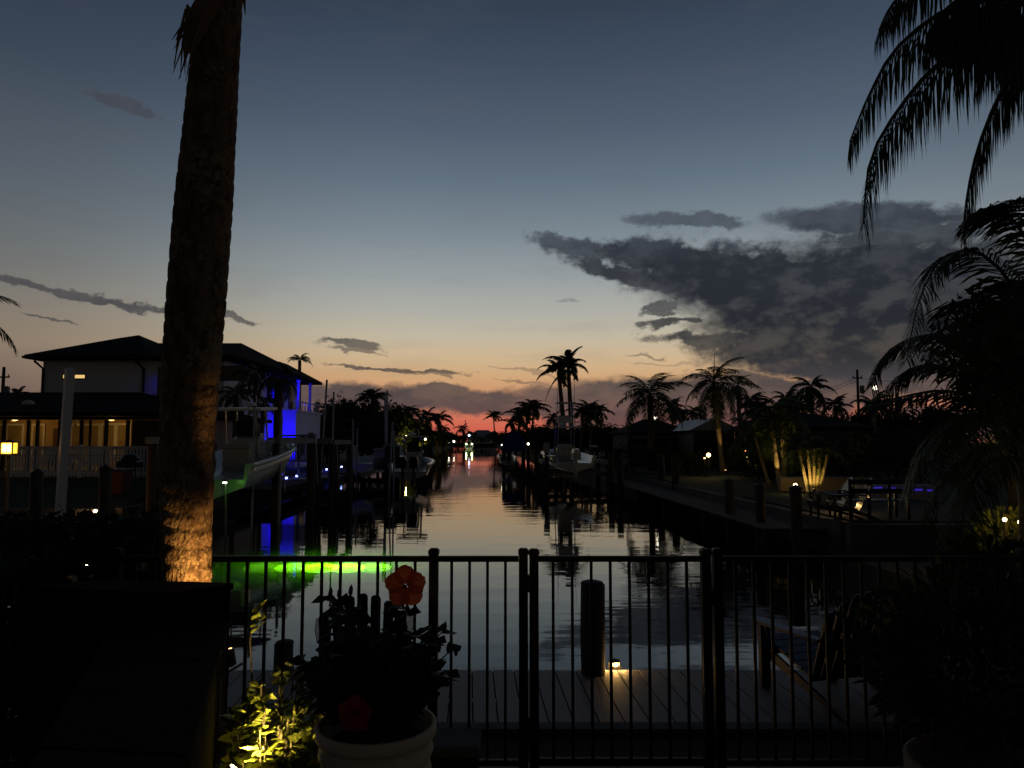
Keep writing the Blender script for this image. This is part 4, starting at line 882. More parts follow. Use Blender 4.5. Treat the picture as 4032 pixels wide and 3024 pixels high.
def boat(label, loc, rz, L, Bm, h, hullm=GEL, top=2.1, motors=1, tower=False, pitch=0, ms=1.0, console=True, mm=BLACKP):
    t = thing('boat', label, 'boat', loc); t.rotation_euler = (pitch, 0, rz)
    hl = hull_mb(L, Bm, h).build('hull', hullm, t, False); hl.data.polygons.foreach_set('use_smooth', [len(p.vertices) == 4 for p in hl.data.polygons])
    N = 14; pts = []
    for sg in (-1, 1):
        pts = [(sg*(Bm/2*(1 if u < .5 else max(.015, (1-((u-.5)/.5)**2.3)))*(.94+.06*min(1, u*4))+.015), u*L, h*(1+.35*u*u)-.05) for u in [i/N for i in range(N+1)]]
        MB().tube(pts, .03, 6).build('rub_rail', PVC, t)
    zf = h*.6
    if console:
        y0 = L*.42; MB().add([(-.42,y0,zf),(.42,y0,zf),(.42,y0+1.1,zf),(-.42,y0+1.1,zf),(-.42,y0,zf+1.0),(.42,y0,zf+1.0),(.36,y0+.8,zf+1.15),(-.36,y0+.8,zf+1.15)], [(0,3,2,1),(4,5,6,7),(0,1,5,4),(1,2,6,5),(2,3,7,6),(3,0,4,7)]).build('console', GEL, t)
        MB().add([(-.4,y0+.35,zf+1.06),(.4,y0+.35,zf+1.06),(.34,y0+.15,zf+1.6),(-.34,y0+.15,zf+1.6),(-.4,y0+.37,zf+1.06),(.4,y0+.37,zf+1.06),(.34,y0+.17,zf+1.6),(-.34,y0+.17,zf+1.6)], [(0,1,2,3),(7,6,5,4),(3,2,6,7),(0,3,7,4),(2,1,5,6)]).build('windshield', DARKGL, t)
        MB().box(-.42, .42, y0-.9, y0-.5, zf, zf+.75, .04).build('leaning_post', VINYL, t); MB().box(-.45, .45, y0-.95, y0-.45, zf+.751, zf+.9, .04).build('seat_cushion', VINYL, t)
        MB().box(-.5, .5, L*.66, L*.76, zf, zf+.35, .04).build('bow_seat', VINYL, t)
        if top:
            zt_ = zf+top
            for sx in (-.5, .5):
                MB().tube([(sx*1.1, y0-.2, zf), (sx, y0-.25, zf+top*.5), (sx*.95, y0-.45, zt_)], .03, 6).build('top_leg', STEEL, t); MB().tube([(sx*1.1, y0+.9, zf), (sx, y0+.75, zf+top*.6), (sx*.95, y0+.65, zt_)], .03, 6).build('top_leg', STEEL, t)
            poly = [(-.85, y0-1.1), (.85, y0-1.1), (.92, y0+.2), (.75, y0+1.1), (.4, y0+1.35), (-.4, y0+1.35), (-.75, y0+1.1), (-.92, y0+.2)]
            MB().prism(poly, zt_, zt_+.08).build('hard_top', GEL, t)
            MB().tube([(.3, y0+.2, zt_+.08), (.3, y0+.2, zt_+.5)], .02, 6).build('light_mast', STEEL, t); MB().lathe([(.02, 0), (.22, .02), (.22, .12), (.03, .16)], 14, (-.1, y0+.7, zt_+.13)).build('radar', WHITE, t); MB().tube([(-.1, y0+.7, zt_+.081), (-.1, y0+.7, zt_+.13)], .05, 8).build('radar_mount', STEEL, t)
            if tower:
                for sx in (-.5, .5):
                    for yy in (-.6, .5): MB().tube([(sx, y0+yy, zt_+.081), (sx*.8, y0+yy*.8, zt_+1.45)], .028, 6).build('tower_leg', STEEL, t)
                MB().prism([(-.55, y0-.6), (.55, y0-.6), (.55, y0+.5), (-.55, y0+.5)], zt_+1.46, zt_+1.52).build('tower_top', GEL, t)
                MB().tube([(-.47, y0-.56, zt_+.7), (.47, y0-.56, zt_+.7)], .025, 6).build('tower_rail', STEEL, t); MB().box(-.4, .4, y0+.1, y0+.4, zt_+.3, zt_+.75, .03).build('tower_pod', GEL, t)
                for sx in (-.5, .5): MB().tube([(sx, y0-.3, zt_+1.53), (sx*1.1, y0-.4, zt_+3.4)], [.02, .008], 5).build('antenna', STEEL, t)
    for k in range(motors):
        outboard(t, (k-(motors-1)/2)*.62, h*.62, mm, ms, .0)
    return t
zk = .38
bt = boat('white boat raised on a lift, half hidden behind the palm trunk', (PXX(868, 22)-.25, 22.0, .18), R(1.5), 7.4, 2.6, 1.05, GELG, 1.95, 1, pitch=R(3.2), ms=1.1)
# green-white under-hull lamp on the lift
t = thing('lift_light', 'small bright lamp under the hull of the lifted boat', 'lamp', (PXX(897, 21.6), 21.6, P(897, 1902, 21.6).z))
MB().lathe([(.03, -.02), (.06, 0), (.06, .05), (.03, .07)], 10).build('housing', BRONZE, t); MB().box(-.055, .055, -.085, -.061, -.005, .035).build('lens', glow('pale_green_lens', (.8, 1, .75), 7), t); MB().tube([(0, .0, -.02), (0, .2, -2.6)], .03, 6).build('bracket', GREYB, t)
point('lens_glow', (.12, -.25, -.1), (.22, 1, .05), .9, t, .05)
def lift(label, xs, ys, zb_, beams, r=.17):
    t = thing('boat_lift', label, 'boat lift', (0, 0, 0))
    for x in xs:
        for y in ys: MB().tube([(x, y, -3), (x, y, zb_)], [r, r*.95], 10).build('pile', WOOD, t, True)
    for (x0, x1, y, z) in beams: MB().box(x0, x1, y-.12, y+.12, z, z+.24, .02).build('beam', GREYB, t)
    for x in xs: MB().box(x-.1, x+.1, ys[0], ys[-1], zb_, zb_+.2).build('top_beam', GREYB, t)
    for y in ys: MB().tube([(xs[0]+.2, y, zb_), (xs[0]+.3, y, .2)], .012, 4).build('cable', STEEL, t)
    return t
lift('boat lift with grey top beams beside the lifted white boat', (PXX(1095, 25.5), PXX(1095, 25.5)-3.9), (25.5, 29.8), P(1095, 1747, 25.5).z, ())
bm = thing('lift_beam', 'grey lift beam spanning two pilings in front of the blue lit wall', 'beam', (0, 0, 0)); y = 30.6
MB().box(PXX(1062, y), PXX(1244, y), y-.1, y+.1, P(1100, 1745, y).z+.01, P(1100, 1722, y).z, .02).build('beam', GREYB, bm)
MB().tube([(PXX(1232, y), y, -3), (PXX(1232, y), y, P(1232, 1745, y).z)], .16, 10).build('pile', WOOD, bm, True); MB().tube([(PXX(1100, y), y+.05, P(1100, 1716, y).z), (PXX(1210, y), y+.05, P(1210, 1714, y).z)], .04, 8).build('drive_shaft', STEEL, bm); MB().box(PXX(1214, y), PXX(1246, y), y-.15, y+.15, P(1100, 1721, y).z, P(1100, 1710, y).z, .02).build('motor_housing', GREYB, bm)
lift('boat lift with pale cross beam right of the blue lit wall', (PXX(1310, 33), PXX(1258, 33)), (33.0, 36.5), P(1290, 1750, 33).z, ((PXX(1255, 33), PXX(1312, 33), 32.9, P(1290, 1747, 33).z),), .13)
lift('boat lift on paired thick pilings left of the canal mouth', (PXX(1531, 45), PXX(1553, 45)), (45.0, 45.9), P(1540, 1757, 45).z, (), .24)
# tall slim guide poles
for i, (px, y0, y1, d, rad, lb) in enumerate(((1003, 1610, 2000, 23.4, .035, 'pale guide pole standing in front of the lifted white boat'), (1108, 1648, 1980, 25.2, .05, 'pale guide pole beside the dark lift piling'),
        (1287, 1500, 1990, 33.0, .045, 'left of the two tall guide poles near the blue lights'), (1314, 1548, 1990, 33.4, .04, 'right of the two tall guide poles near the blue lights'),
        (1390, 1655, 1940, 44, .05, 'slim pole rising behind the grey box'), (1407, 1690, 1940, 44.4, .05, 'shorter slim pole right of the grey box'),
        (1516, 1550, 1980, 46.3, .06, 'left of two slim poles crossing above the paired pilings'), (1525, 1542, 1980, 46.8, .06, 'right of two slim poles crossing above the paired pilings'),
        (1546, 1665, 1940, 36.4, .04, 'short slim pole leaning right of the paired pilings'), (1552, 1700, 1930, 36.8, .04, 'shortest slim pole right of the paired pilings'))):
    a_ = P(px, y0, d); lean = {1287: -.35, 1516: .22, 1525: -.05, 1546: -.25}.get(px, 0)
    t = thing('guide_pole', lb, 'pole', (a_.x, d, -3)); MB().tube([(lean, 0, 0), (0, 0, a_.z+3)], rad, 8).build('tube', PVC, t, True); MB().lathe([(rad*1.1, 0), (rad*1.1, .04), (rad*.4, .06)], 8, (0, 0, a_.z+3)).build('cap', PVC, t)
# dock along the big house with its blue lights
sd = thing('dock', 'long plank dock below the blue lit house with a row of blue lights', 'dock', (0, 0, 0))
me = MB().box(-1.7, 0, 0, .20, -.03, 0).mesh('board', DECK2)
for i in range(110): y = 31.5+i*.207; put('board', me, sd, (XL(y)+2.0, y, -.1))
for k in (1.8, .5): 
    MB().add([(XL(31.5)+k-.06, 31.5, -.34), (XL(31.5)+k+.06, 31.5, -.34), (XL(54)+k+.06, 54.2, -.34), (XL(54)+k-.06, 54.2, -.34), (XL(31.5)+k-.06, 31.5, -.131), (XL(31.5)+k+.06, 31.5, -.131), (XL(54)+k+.06, 54.2, -.131), (XL(54)+k-.06, 54.2, -.131)], [(0,3,2,1),(4,5,6,7),(0,1,5,4),(1,2,6,5),(2,3,7,6),(3,0,4,7)]).build('beam', WOOD, sd)
for y in (32, 37, 42, 47, 53): MB().tube([(XL(y)+1.75, y, -3), (XL(y)+1.75, y, -.345)], .13, 8).build('support_pile', WOOD, sd)
ords = ('first', 'second', 'third', 'fourth', 'fifth', 'sixth', 'last')
for i, (px, py) in enumerate(((1128, 1882), (1169, 1874), (1238, 1861), (1264, 1852), (1286, 1848), (1317, 1843), (1345, 1838))):
    q = G(px, py, -.02); ex = XL(q.y)+.55
    t = thing('dock_light', '%s small blue dock light counted from the lifted boat' % ords[i], 'dock light', (q.x, q.y, -.099), 0, 'blue dock lights')
    MB().lathe([(.07, 0), (.07, .03), (.05, .04)], 10).build('base', BRONZE, t); MB().lathe([(.055, .04), (.06, .08), (.04, .12), (.01, .125)], 10).build('lens', glow('blue_lens', (.25, .35, 1), 16 if i < 6 else 8), t)
    point('lens_glow', (0, -.15, .16), (.06, .05, 1), 5, t, .04)
rf = thing('railing', 'grey slatted railing behind the first blue dock lights', 'railing', (0, 0, 0)); y = 39.5; za, zb2 = P(1150, 1812, y).z, P(1150, 1752, y).z
me = MB().box(-.03, .03, -.02, .02, za, zb2).mesh('slat', GREYB)
for i in range(18): put('slat', me, rf, (PXX(1118+i*7, y), y, 0))
MB().box(PXX(1112, y), PXX(1244, y), y-.05, y+.05, zb2, zb2+.07).build('rail', GREYB, rf); MB().box(PXX(1112, y), PXX(1244, y), y-.05, y+.05, za-.1, za).build('rail', GREYB, rf)
for px in (1114, 1178, 1240): MB().box(PXX(px, y)-.06, PXX(px, y)+.06, y+.051, y+.15, 0.05, zb2).build('post', GREYB, rf)
t = thing('dock_box', 'pale grey dock box on the dock left of the second boat', 'box', (PXX(1383, 42), 42, P(1383, 1792, 42).z)); z_ = P(1383, 1755, 42).z-P(1383, 1792, 42).z
MB().box(-.24, .24, -.2, .2, 0, z_-.05, .01).build('body', GREYBOX, t); MB().box(-.26, .26, -.22, .22, z_-.049, z_, .02).build('lid', WHITE, t); MB().box(-.1, .1, -.1, .1, -(P(1383, 1792, 42).z+.1), -.001).build('pedestal', WOOD, t)
for i, (x0, x1, y0, lb) in enumerate(((1352, 1400, 1835, 'pale plank lying on the long dock'), (1410, 1456, 1838, 'pale plank lying right of another on the long dock'))):
    q = G(x0, y0+12, -.09); t = tag(MB().slab([(0, 0, 0), (.25, 0, 0), (1.4, 4.5, 0), (1.15, 4.5, 0)], (0, 0, 1), .05).build('loose_plank', PVC), lb, 'plank'); t.location = (XL(41)+.7+i*.7, 38+i*.5, -.098)
boat('grey and white boat on a lift behind the dock box', (PXX(1455, 47)-.2, 45.5, -.02), R(58)-R(90)+R(2), 6.2, 2.4, .95, GEL, 0, 0, console=True)
boat('boat with a black outboard motor moored left of the open canal', (PXX(1612, 42), 42.0, -.35), R(3.2), 7.0, 2.5, .95, GEL, 1.9, 2, ms=1.15)
piling('piling at the canal corner beside the black outboard motor', PXX(1655, 50), 50, .17, P(1655, 1760, 50).z)
for i, (px, py, d) in enumerate(((1590, 1772, 56), (1672, 1752, 62), (1688, 1748, 74), (1700, 1740, 84), (1722, 1735, 98), (1745, 1730, 120), (1760, 1730, 140), (1776, 1730, 165))):
    piling('dark piling on the left bank of the canal, number %s going away' % ('one two three four five six seven eight'.split()[i]), PXX(px, d), d, .16, P(px, py, d).z, group='left bank pilings')
bd = thing('dock', 'small dark dock jutting from the left bank near the canal mouth', 'dock', (0, 0, 0)); 
for i in range(40): put('board', MB().box(0, 3.2, 0, .2, -.04, 0).mesh('board', DECK2) if i == 0 else bpy.data.meshes['board.004'] if 'board.004' in bpy.data.meshes else me, bd, (XL(60+i*.21), 60+i*.21, -.15)) if False else None
mb_ = MB().box(0, 3.4, 0, .2, -.04, 0).mesh('board', DECK2)
for i in range(40): put('board', mb_, bd, (XL(60+i*.21)-.2, 60+i*.21, -.15))
for y in (60.3, 64, 68): MB().tube([(XL(y)+3.0, y, -3), (XL(y)+3.0, y, -.19)], .13, 8).build('support_pile', WOOD, bd)

# underwater green light glowing in silty water
gl = P(1335, 2212, 18.3); gx, gy = gl.x, G(1335, 2214, ZW).y
vm = bpy.data.materials.new('silty_water'); vm.use_nodes = True; vt = vm.node_tree; vt.nodes.clear()
vs_ = vt.nodes.new('ShaderNodeVolumePrincipled'); vs_.inputs['Color'].default_value = (.75, .9, .45, 1); vs_.inputs['Density'].default_value = 1.7; vo = vt.nodes.new('ShaderNodeOutputMaterial'); vt.links.new(vs_.outputs[0], vo.inputs['Volume'])
stuff(MB().box(gx-6, gx+6, gy-6, gy+7, -3.1, ZW-.02).build('silty_water', vm)); tag(bpy.data.objects['silty_water'], 'silty canal water glowing green around the underwater light', 'water')
t = thing('underwater_light', 'green underwater fishing light glowing beneath the canal surface', 'underwater light', (gx, gy+.1, ZW-.75))
MB().lathe([(.04, -.12), (.07, -.1), (.07, 0), (.05, .02)], 12).build('housing', BRONZE, t); MB().lathe([(.05, .021), (.06, .06), (.06, .16), (.02, .2)], 12).build('tube_lamp', glow('green_tube', (.25, 1, .02), 40), t); MB().tube([(0, 0, -.12), (0, 0, -2.4)], .012, 5).build('cable', BRONZE, t)
for dx, pw in ((-1.5, 22), (-.8, 110), (-.2, 300), (.4, 330), (1.0, 130)): point('tube_glow', (dx, 0, .0), (.27, 1, .01), pw, t, .45)

# ------------------------------------------------------------------ right side of the canal
boat('white boat with a tower on a lift, stern towards the viewer, right of the canal', (PXX(2262, 42), 42.0, .12), R(5.5), 7.6, 2.65, .95, GEL, 2.0, 1, tower=True, ms=1.05, mm=GEL)
t = thing('boat_lamp', 'small red lamp glowing on the console of the tower boat', 'lamp', (PXX(2233, 44.6), 44.6, P(2233, 1763, 44.6).z)); MB().lathe([(.03, -.05), (.05, 0), (.05, .06), (.02, .08)], 8).build('lens', glow('red_lens', (1, .12, .05), 10), t); MB().tube([(0, .0, -.05), (.1, .35, -.06)], .012, 5).build('bracket', STEEL, t)
lift('boat lift holding the tower boat on the right bank', (PXX(2262, 43)-1.75, PXX(2262, 43)+1.95), (43.0, 48.5), .55, ((PXX(2262, 43)-1.7, PXX(2262, 43)+1.9, 43.6, -.1), (PXX(2262, 43)-1.7, PXX(2262, 43)+1.9, 47.6, -.1)), .16)
t = thing('dock_box', 'pale square dock box left of the tower boat', 'box', (PXX(2152, 44), 44, .1)); MB().box(-.17, .17, -.2, .2, P(2152, 1783, 44).z-.1, P(2152, 1742, 44).z-.1, .02).build('body', GREYBOX, t); MB().tube([(0, 0, -3.1), (0, 0, P(2152, 1783, 44).z-.101)], .12, 8).build('pile', WOOD, t)
t = thing('lift_beam', 'pale lift beam end right of the tower boat', 'beam', (0, 0, 0)); MB().box(PXX(2320, 46), PXX(2352, 46), 45.9, 46.1, P(2330, 1761, 46).z, P(2330, 1754, 46).z).build('beam', WHITE, t); MB().tube([(PXX(2322, 46), 46, -3), (PXX(2322, 46), 46, P(2322, 1728, 46).z)], .05, 8).build('pole', GREYB, t)
def canopy_boat():
    d = 70; t = thing('boat_canopy', 'boat under a blue canvas canopy on the right bank of the canal', 'boat canopy', (PXX(2022, d), d, 0))
    for sx in (-.9, .9):
        for sy in (-2.5, 2.5): MB().tube([(sx, sy, -3), (sx, sy, 1.7)], .13, 8).build('pile', WOOD, t)
    MB().add([(-1.05,-3,1.7),(1.05,-3,1.7),(1.05,3,1.7),(-1.05,3,1.7),(-.8,-2.9,2.35),(.8,-2.9,2.35),(.8,2.9,2.35),(-.8,2.9,2.35),(0,-2.8,2.7),(0,2.8,2.7)], [(0,3,2,1),(0,1,5,4),(1,2,6,5),(2,3,7,6),(3,0,4,7),(4,5,8),(5,6,9,8),(6,7,9),(7,4,8,9)]).build('canvas_roof', CANVAS, t)
    MB().box(-1.03, 1.03, -2.9, -2.86, 1.0, 1.69).build('canvas_skirt', CANVAS, t)
canopy_boat(); boat('white boat stored beneath the blue canvas canopy', (PXX(2015, 66)-.3, 66.5, -.35), R(4), 6, 1.7, .8, GEL, 0, 1)
rp = []
for i, (px, py, d) in enumerate(((2030, 1760, 86), (2010, 1752, 100), (1990, 1748, 120), (2080, 1765, 72), (2110, 1770, 60), (2130, 1775, 52), (2405, 1790, 40), (2440, 1800, 37), (2600, 1790, 36), (2655, 1800, 33), (2865, 1895, 22.5), (2985, 1915, 20), (3125, 1925, 18))):
    piling('dark piling on the right bank, number %d counted from the far end' % (i+1) if False else 'dark piling along the right bank, %s counted from the far end' % ('third second first fourth fifth sixth seventh eighth ninth tenth eleventh twelfth thirteenth'.split()[i]), PXX(px, d), d, .16 if d > 30 else .14, P(px, py, d).z, cap=.1 if d < 25 else None, group='right bank pilings', seed=i)
# dock strip along the right seawall
rd = thing('dock', 'dim plank walkway along the right seawall', 'dock', (0, 0, 0)); me = MB().box(-1.5, 0, 0, .22, -.04, 0).mesh('board', DECK2)
for i in range(100): y = 18.5+i*.226; put('board', me, rd, (XR(y)-.02, y, -.22))
for y in (19, 24, 29, 34, 39): MB().tube([(XR(y)-1.3, y, -3), (XR(y)-1.3, y, -.265)], .12, 8).build('support_pile', WOOD, rd)
# patio of the right neighbour
rpz = struct(MB().prism([(XR(18)+.5, 18.0), (13, 17.9), (13, 26), (XR(26)+.6, 26)], -.10, .02).build('neighbour_patio', mat('dim_paving', (.06, .055, .05), .9, .3, 3, .3, spec=.1)))
lw_ = thing('garden_wall', 'low pale garden wall lit by the patio lamp', 'wall', (0, 28.9, 0)); MB().box(PXX(3140, 27), PXX(3620, 27), 0, .3, -.1, .46).build('wall', STUCCOT, lw_); MB().box(PXX(3135, 27), PXX(3625, 27), -.05, .35, .461, .53, .01).build('coping', CONC, lw_)
for px, d, rz, lb in ((3262, 18.8, R(82), 'dark adirondack chair on the patio beside the lit palm clump'), (3335, 18.5, R(76), 'dark adirondack chair on the patio left of the bench')):
    adirondack(lb, (PXX(px, d), d, .02), rz, BLACKP, 1.08)
def bench():
    d = 18.7; t = thing('bench', 'dark slatted bench on the right neighbour patio', 'bench', (PXX(3425, d), d, .02))
    for i in range(4): MB().box(-.75, .75, -.3+i*.15, -.18+i*.15, .42, .45).build('seat_slat', BLACKP, t)
    for i in range(2): MB().box(-.75, .75, -.36, -.33, .62+i*.22, .74+i*.22).build('back_slat', BLACKP, t)
    for x in (-.7, -.25, .25, .7): MB().box(x-.035, x+.035, -.34, -.30, 0, .97).build('back_post', BLACKP, t)
    for x in (-.7, .7): MB().box(x-.035, x+.035, .25, .31, 0, .65).build('front_leg', BLACKP, t); MB().box(x-.05, x+.05, -.30, .32, .651, .68).build('arm', BLACKP, t)
bench()
def globe(label, loc, col, es, pw, r=.09, pole=.4, lcol=None, off=(0, -.2, .1)):
    t = thing('garden_lamp', label, 'lamp', loc); MB().tube([(0, 0, -pole), (0, 0, -r*.8)], .02, 6).build('stem', BRONZE, t)
    MB().lathe([(r*.3, -r*.9), (r*.8, -r*.6), (r, 0), (r*.8, r*.6), (r*.3, r*.95), (.002, r)], 14).build('globe', glow('globe_%d_%d' % (int(es*10), int(col[2]*99)), col, es), t, True)
    if pw: point('globe_glow', off, lcol or col, pw, t, r*.5)
    return t
q = P(3303, 1976, 20.2); globe('round warm lamp between the patio chairs and the bench', q, (1, .62, .22), 9, 9, .055, q.z-.02)
q = P(3132, 1911, 27.5); globe('warm dome lamp left of the lit palm clump', q, (1, .74, .3), 10, 5, .075, q.z)
for px, py, d, lb, r in ((2790, 1792, 38, 'warm lamp in a clump of leaves below the middle palm', .16), (2774, 1804, 37.5, 'tiny warm lamp left of the leafy lamp clump', .05), (2884, 1789, 40, 'small white lamp right of the lit palm trunk', .06), (2946, 1800, 39, 'small bright lamp at the right end of the far patio', .10), (2936, 1776, 40, 'small red lamp above the far patio', .05), (2582, 1646, 52, 'bright white lamp below the broad palm', .17), (3446, 1527, 60, 'street lamp shining beside the right palm', .27), (1787, 1738, 215, 'bright white lamp on a dock at the far end of the canal', .5), (1768, 1740, 205, 'white lamp left of the bright far dock lamp', .4), (1675, 1730, 110, 'small warm lamp among the trees on the left bank', .22), (1600, 1718, 90, 'small warm lamp low in the left bank trees', .14), (1545, 1738, 60, 'tiny warm lamp above the paired pilings', .08), (2080, 1748, 90, 'white lamp right of the blue boat canopy', .2), (1976, 1752, 80, 'white lamp left of the blue boat canopy', .1)):
    q = P(px, py, d); c = (1, .25, .08) if 'red' in lb else ((1, .9, .68) if 'white' in lb or 'street' in lb else (1, .68, .22))
    globe(lb, q, c, 8, {2790: 12, 2946: 7, 1787: 500, 1675: 220, 1600: 90, 2774: 6}.get(px, 0), r*.68, max(.3, q.z-.05))
# lit palms on the right
gx_ = lambda px, d, z=0: Vector((PXX(px, d), d, z))
palm('broad feathery palm left of the middle palm on the right bank', gx_(2562, 48, .1), P(2560, 1560, 48), .22, .17, 3.0, 18, 'feather', 3, emin=-35)
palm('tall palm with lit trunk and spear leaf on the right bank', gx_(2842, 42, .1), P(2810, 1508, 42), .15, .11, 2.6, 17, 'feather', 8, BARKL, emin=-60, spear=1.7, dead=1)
palm('dark palm just right of the spear leaf palm', gx_(2915, 46, .1), P(2905, 1520, 46), .15, .12, 1.5, 13, 'feather', 9, emin=-50, spear=.9)
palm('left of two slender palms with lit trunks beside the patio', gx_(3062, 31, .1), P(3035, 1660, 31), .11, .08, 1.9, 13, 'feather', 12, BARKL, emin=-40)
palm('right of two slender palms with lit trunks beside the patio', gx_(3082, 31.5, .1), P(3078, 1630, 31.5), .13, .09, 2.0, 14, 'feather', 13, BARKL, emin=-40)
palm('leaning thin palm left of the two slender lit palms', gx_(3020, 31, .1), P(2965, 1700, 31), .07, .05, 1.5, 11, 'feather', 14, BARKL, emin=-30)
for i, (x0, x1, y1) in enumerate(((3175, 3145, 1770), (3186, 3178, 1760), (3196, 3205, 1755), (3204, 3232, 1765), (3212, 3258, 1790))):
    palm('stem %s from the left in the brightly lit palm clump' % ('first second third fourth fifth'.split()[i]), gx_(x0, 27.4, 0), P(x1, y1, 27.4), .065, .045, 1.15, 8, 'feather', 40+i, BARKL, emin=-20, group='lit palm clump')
palm('dark tall palm between the patio palms and the utility pole', gx_(3200, 55, .1), P(3195, 1525, 55), .18, .13, 2.0, 13, 'far', 15, emin=-55)
palm('dark bushy palm left of the utility pole', gx_(3150, 58, .1), P(3140, 1590, 58), .18, .13, 1.9, 13, 'far', 16, emin=-30)
uplight('spotlight at the foot of the spear leaf palm', gx_(2852, 41.3, .3), P(2830, 1640, 42), (1, .55, .18), 150, 20, size=1.4)
uplight('spotlight at the foot of the two slender palms', gx_(3076, 30.2, .3), P(3060, 1750, 31), (1, .66, .2), 65, 60, size=2)
uplight('spotlight at the foot of the bright palm clump', gx_(3195, 26.6, .2), P(3200, 1830, 27.4), (1, .66, .16), 60, 85, size=2)
uplight('spotlight below the leaning palm and the bushes', gx_(3120, 29.2, .3), P(3050, 1640, 31), (1, .62, .18), 34, 60, size=2)
t = thing('pool', 'raised pool edge with a blue glowing light strip at right', 'pool', (0, 24.6, 0)); MB().box(PXX(3420, 24.6), 14, 0, 1.2, -.1, .45).build('pool_wall', CONC, t)
for i in range(5): MB().box(PXX(3430+i*52, 24.6), PXX(3462+i*52, 24.6), -.03, -.003, .36-.02*i, .41-.02*i).build('light_strip', glow('blue_strip', (.05, .02, 1), .35), t)
def lit_bed():
    t = bush('shrub lit warm by two lamps at the right edge', (PXX(3960, 11.5), 11.5, -.1), 1.2, 1.0, 1600, .09, SHRUB, 71)
    for px, py, lb in ((3956, 2046, 'left of two bright lamps at the right edge'), (4016, 2056, 'right of two bright lamps at the right edge')):
        q = P(px, py, 10.7); globe(lb, q, (1, .78, .36), 14, 5, .028, q.z+.25, (1, .6, .15))
lit_bed()
tree('dark dense tree behind the arching palm at the right edge', (8.35, 12.6, -.12), 2.5, 4.9, 3, bottom=.45)
struct(MB().box(PXX(3600, 11), 26, 9.6, 13.5, -3.2, -.12).build('planting_bed', MULCH))
palm('small palm lit warm above the two lamps at the right edge', gx_(4070, 10.2, -.1), P(4050, 1700, 10.2), .07, .05, 1.1, 11, 'feather', 17, BARKL)
uplight('spotlight under the small palm at the right edge', gx_(4050, 9.8, .05), P(4030, 1700, 10.2), (1, .62, .16), 40, 70)
# utility poles, houses of the right bank
def utility(label, px, py, d, arm=1):
    q = P(px, py, d); t = thing('utility_pole', label, 'utility pole', (q.x, d, 0)); MB().tube([(0, 0, 0), (0, 0, q.z)], [.17, .12], 8).build('pole', WOOD, t, True)
    MB().box(-.5, .5, -.06, .06, q.z-.9, q.z-.78).build('crossarm', WOOD, t); MB().lathe([(.2, 0), (.24, .1), (.24, .7), (.1, .8)], 10, (.38, -.1, q.z-2.4)).build('transformer', GREYB, t)
    for x in (-.42, 0, .42): MB().lathe([(.04, 0), (.05, .1), (.02, .2)], 6, (x, .09 if x == 0 else 0, q.z-.779)).build('insulator', GREYB, t)
utility('utility pole right of the canal against the orange strip of sky', 3375, 1455, 75); utility('utility pole with a transformer at the far left edge', 16, 1445, 62); utility('distant thin pole above the far end of the canal', 1832, 1652, 330)
for x0, z0, x1, z1, d in ((2700, 1640, 3375, 1490, 75), (2700, 1655, 3375, 1500, 75), (3375, 1490, 4100, 1440, 75)):
    a_ = P(x0, z0, d+20); b_ = P(x1, z1, d); mb = MB(); pts = [a_.lerp(b_, u/8)-Vector((0, 0, 1.0*math.sin(math.pi*u/8))) for u in range(9)]
    tag(mb.tube(pts, .018, 4).build('power_line', TRIM), {1490: 'upper power line left of the right utility pole', 1500: 'lower power line left of the right utility pole', 1440: 'power line right of the right utility pole'}[z1 if x0 != 3375 else 1440], 'power line')
def plain_house(label, x0, x1, y0, y1, ze, zr, roofm=ROOF, wallm=STUCCOD, wins=3, gable=False):
    t = thing('house', label, 'house', ((x0+x1)/2, y0, 0)); w = (x1-x0)/2; D = y1-y0
    MB().box(-w, w, 0, D, 0, ze-.01).build('wall', wallm, t); r = w-min(w*.8, D*.45)
    if gable: MB().add([(-w-.4,-.4,ze),(w+.4,-.4,ze),(w+.4,D+.4,ze),(-w-.4,D+.4,ze),(0,-.4,zr),(0,D+.4,zr)], [(0,3,2,1),(0,1,4),(1,2,5,4),(2,3,5),(3,0,4,5)]).build('roof', roofm, t)
    else: MB().add([(-w-.5,-.5,ze),(w+.5,-.5,ze),(w+.5,D+.5,ze),(-w-.5,D+.5,ze),(-r,D/2,zr),(r,D/2,zr)], [(0,3,2,1),(0,1,5,4),(1,2,5),(2,3,4,5),(3,0,4)]).build('roof', roofm, t)
    for i in range(wins):
        x = -w+2*w*(i+.5)/wins; f = MB().box(x-.7, x+.7, -.06, -.003, .9, 2.1).build('window', TRIM, t); MB().box(x-.62, x-.03, -.075, -.061, .98, 2.02).build('pane', DARKGL, f); MB().box(x+.03, x+.62, -.075, -.061, .98, 2.02).build('pane', DARKGL, f)
    return t
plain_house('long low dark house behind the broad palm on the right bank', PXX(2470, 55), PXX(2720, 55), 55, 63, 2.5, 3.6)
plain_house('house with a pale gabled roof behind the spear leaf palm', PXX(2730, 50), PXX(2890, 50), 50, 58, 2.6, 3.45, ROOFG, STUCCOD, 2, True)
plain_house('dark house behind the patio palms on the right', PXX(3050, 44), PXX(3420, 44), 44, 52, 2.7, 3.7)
plain_house('dim house with a grey roof at the far end of the canal', -23, -8, 392, 402, 4.2, 7.5, ROOFG, STUCCO, 3)
plain_house('dark house left of centre at the far end of the canal', -48, -31, 390, 400, 4, 7, ROOF, STUCCOT, 3)
plain_house('house with white lit dock roof on the left bank far down the canal', -25.5, -23, 196, 204, 3.0, 3.8, ROOFG, STUCCO, 1)
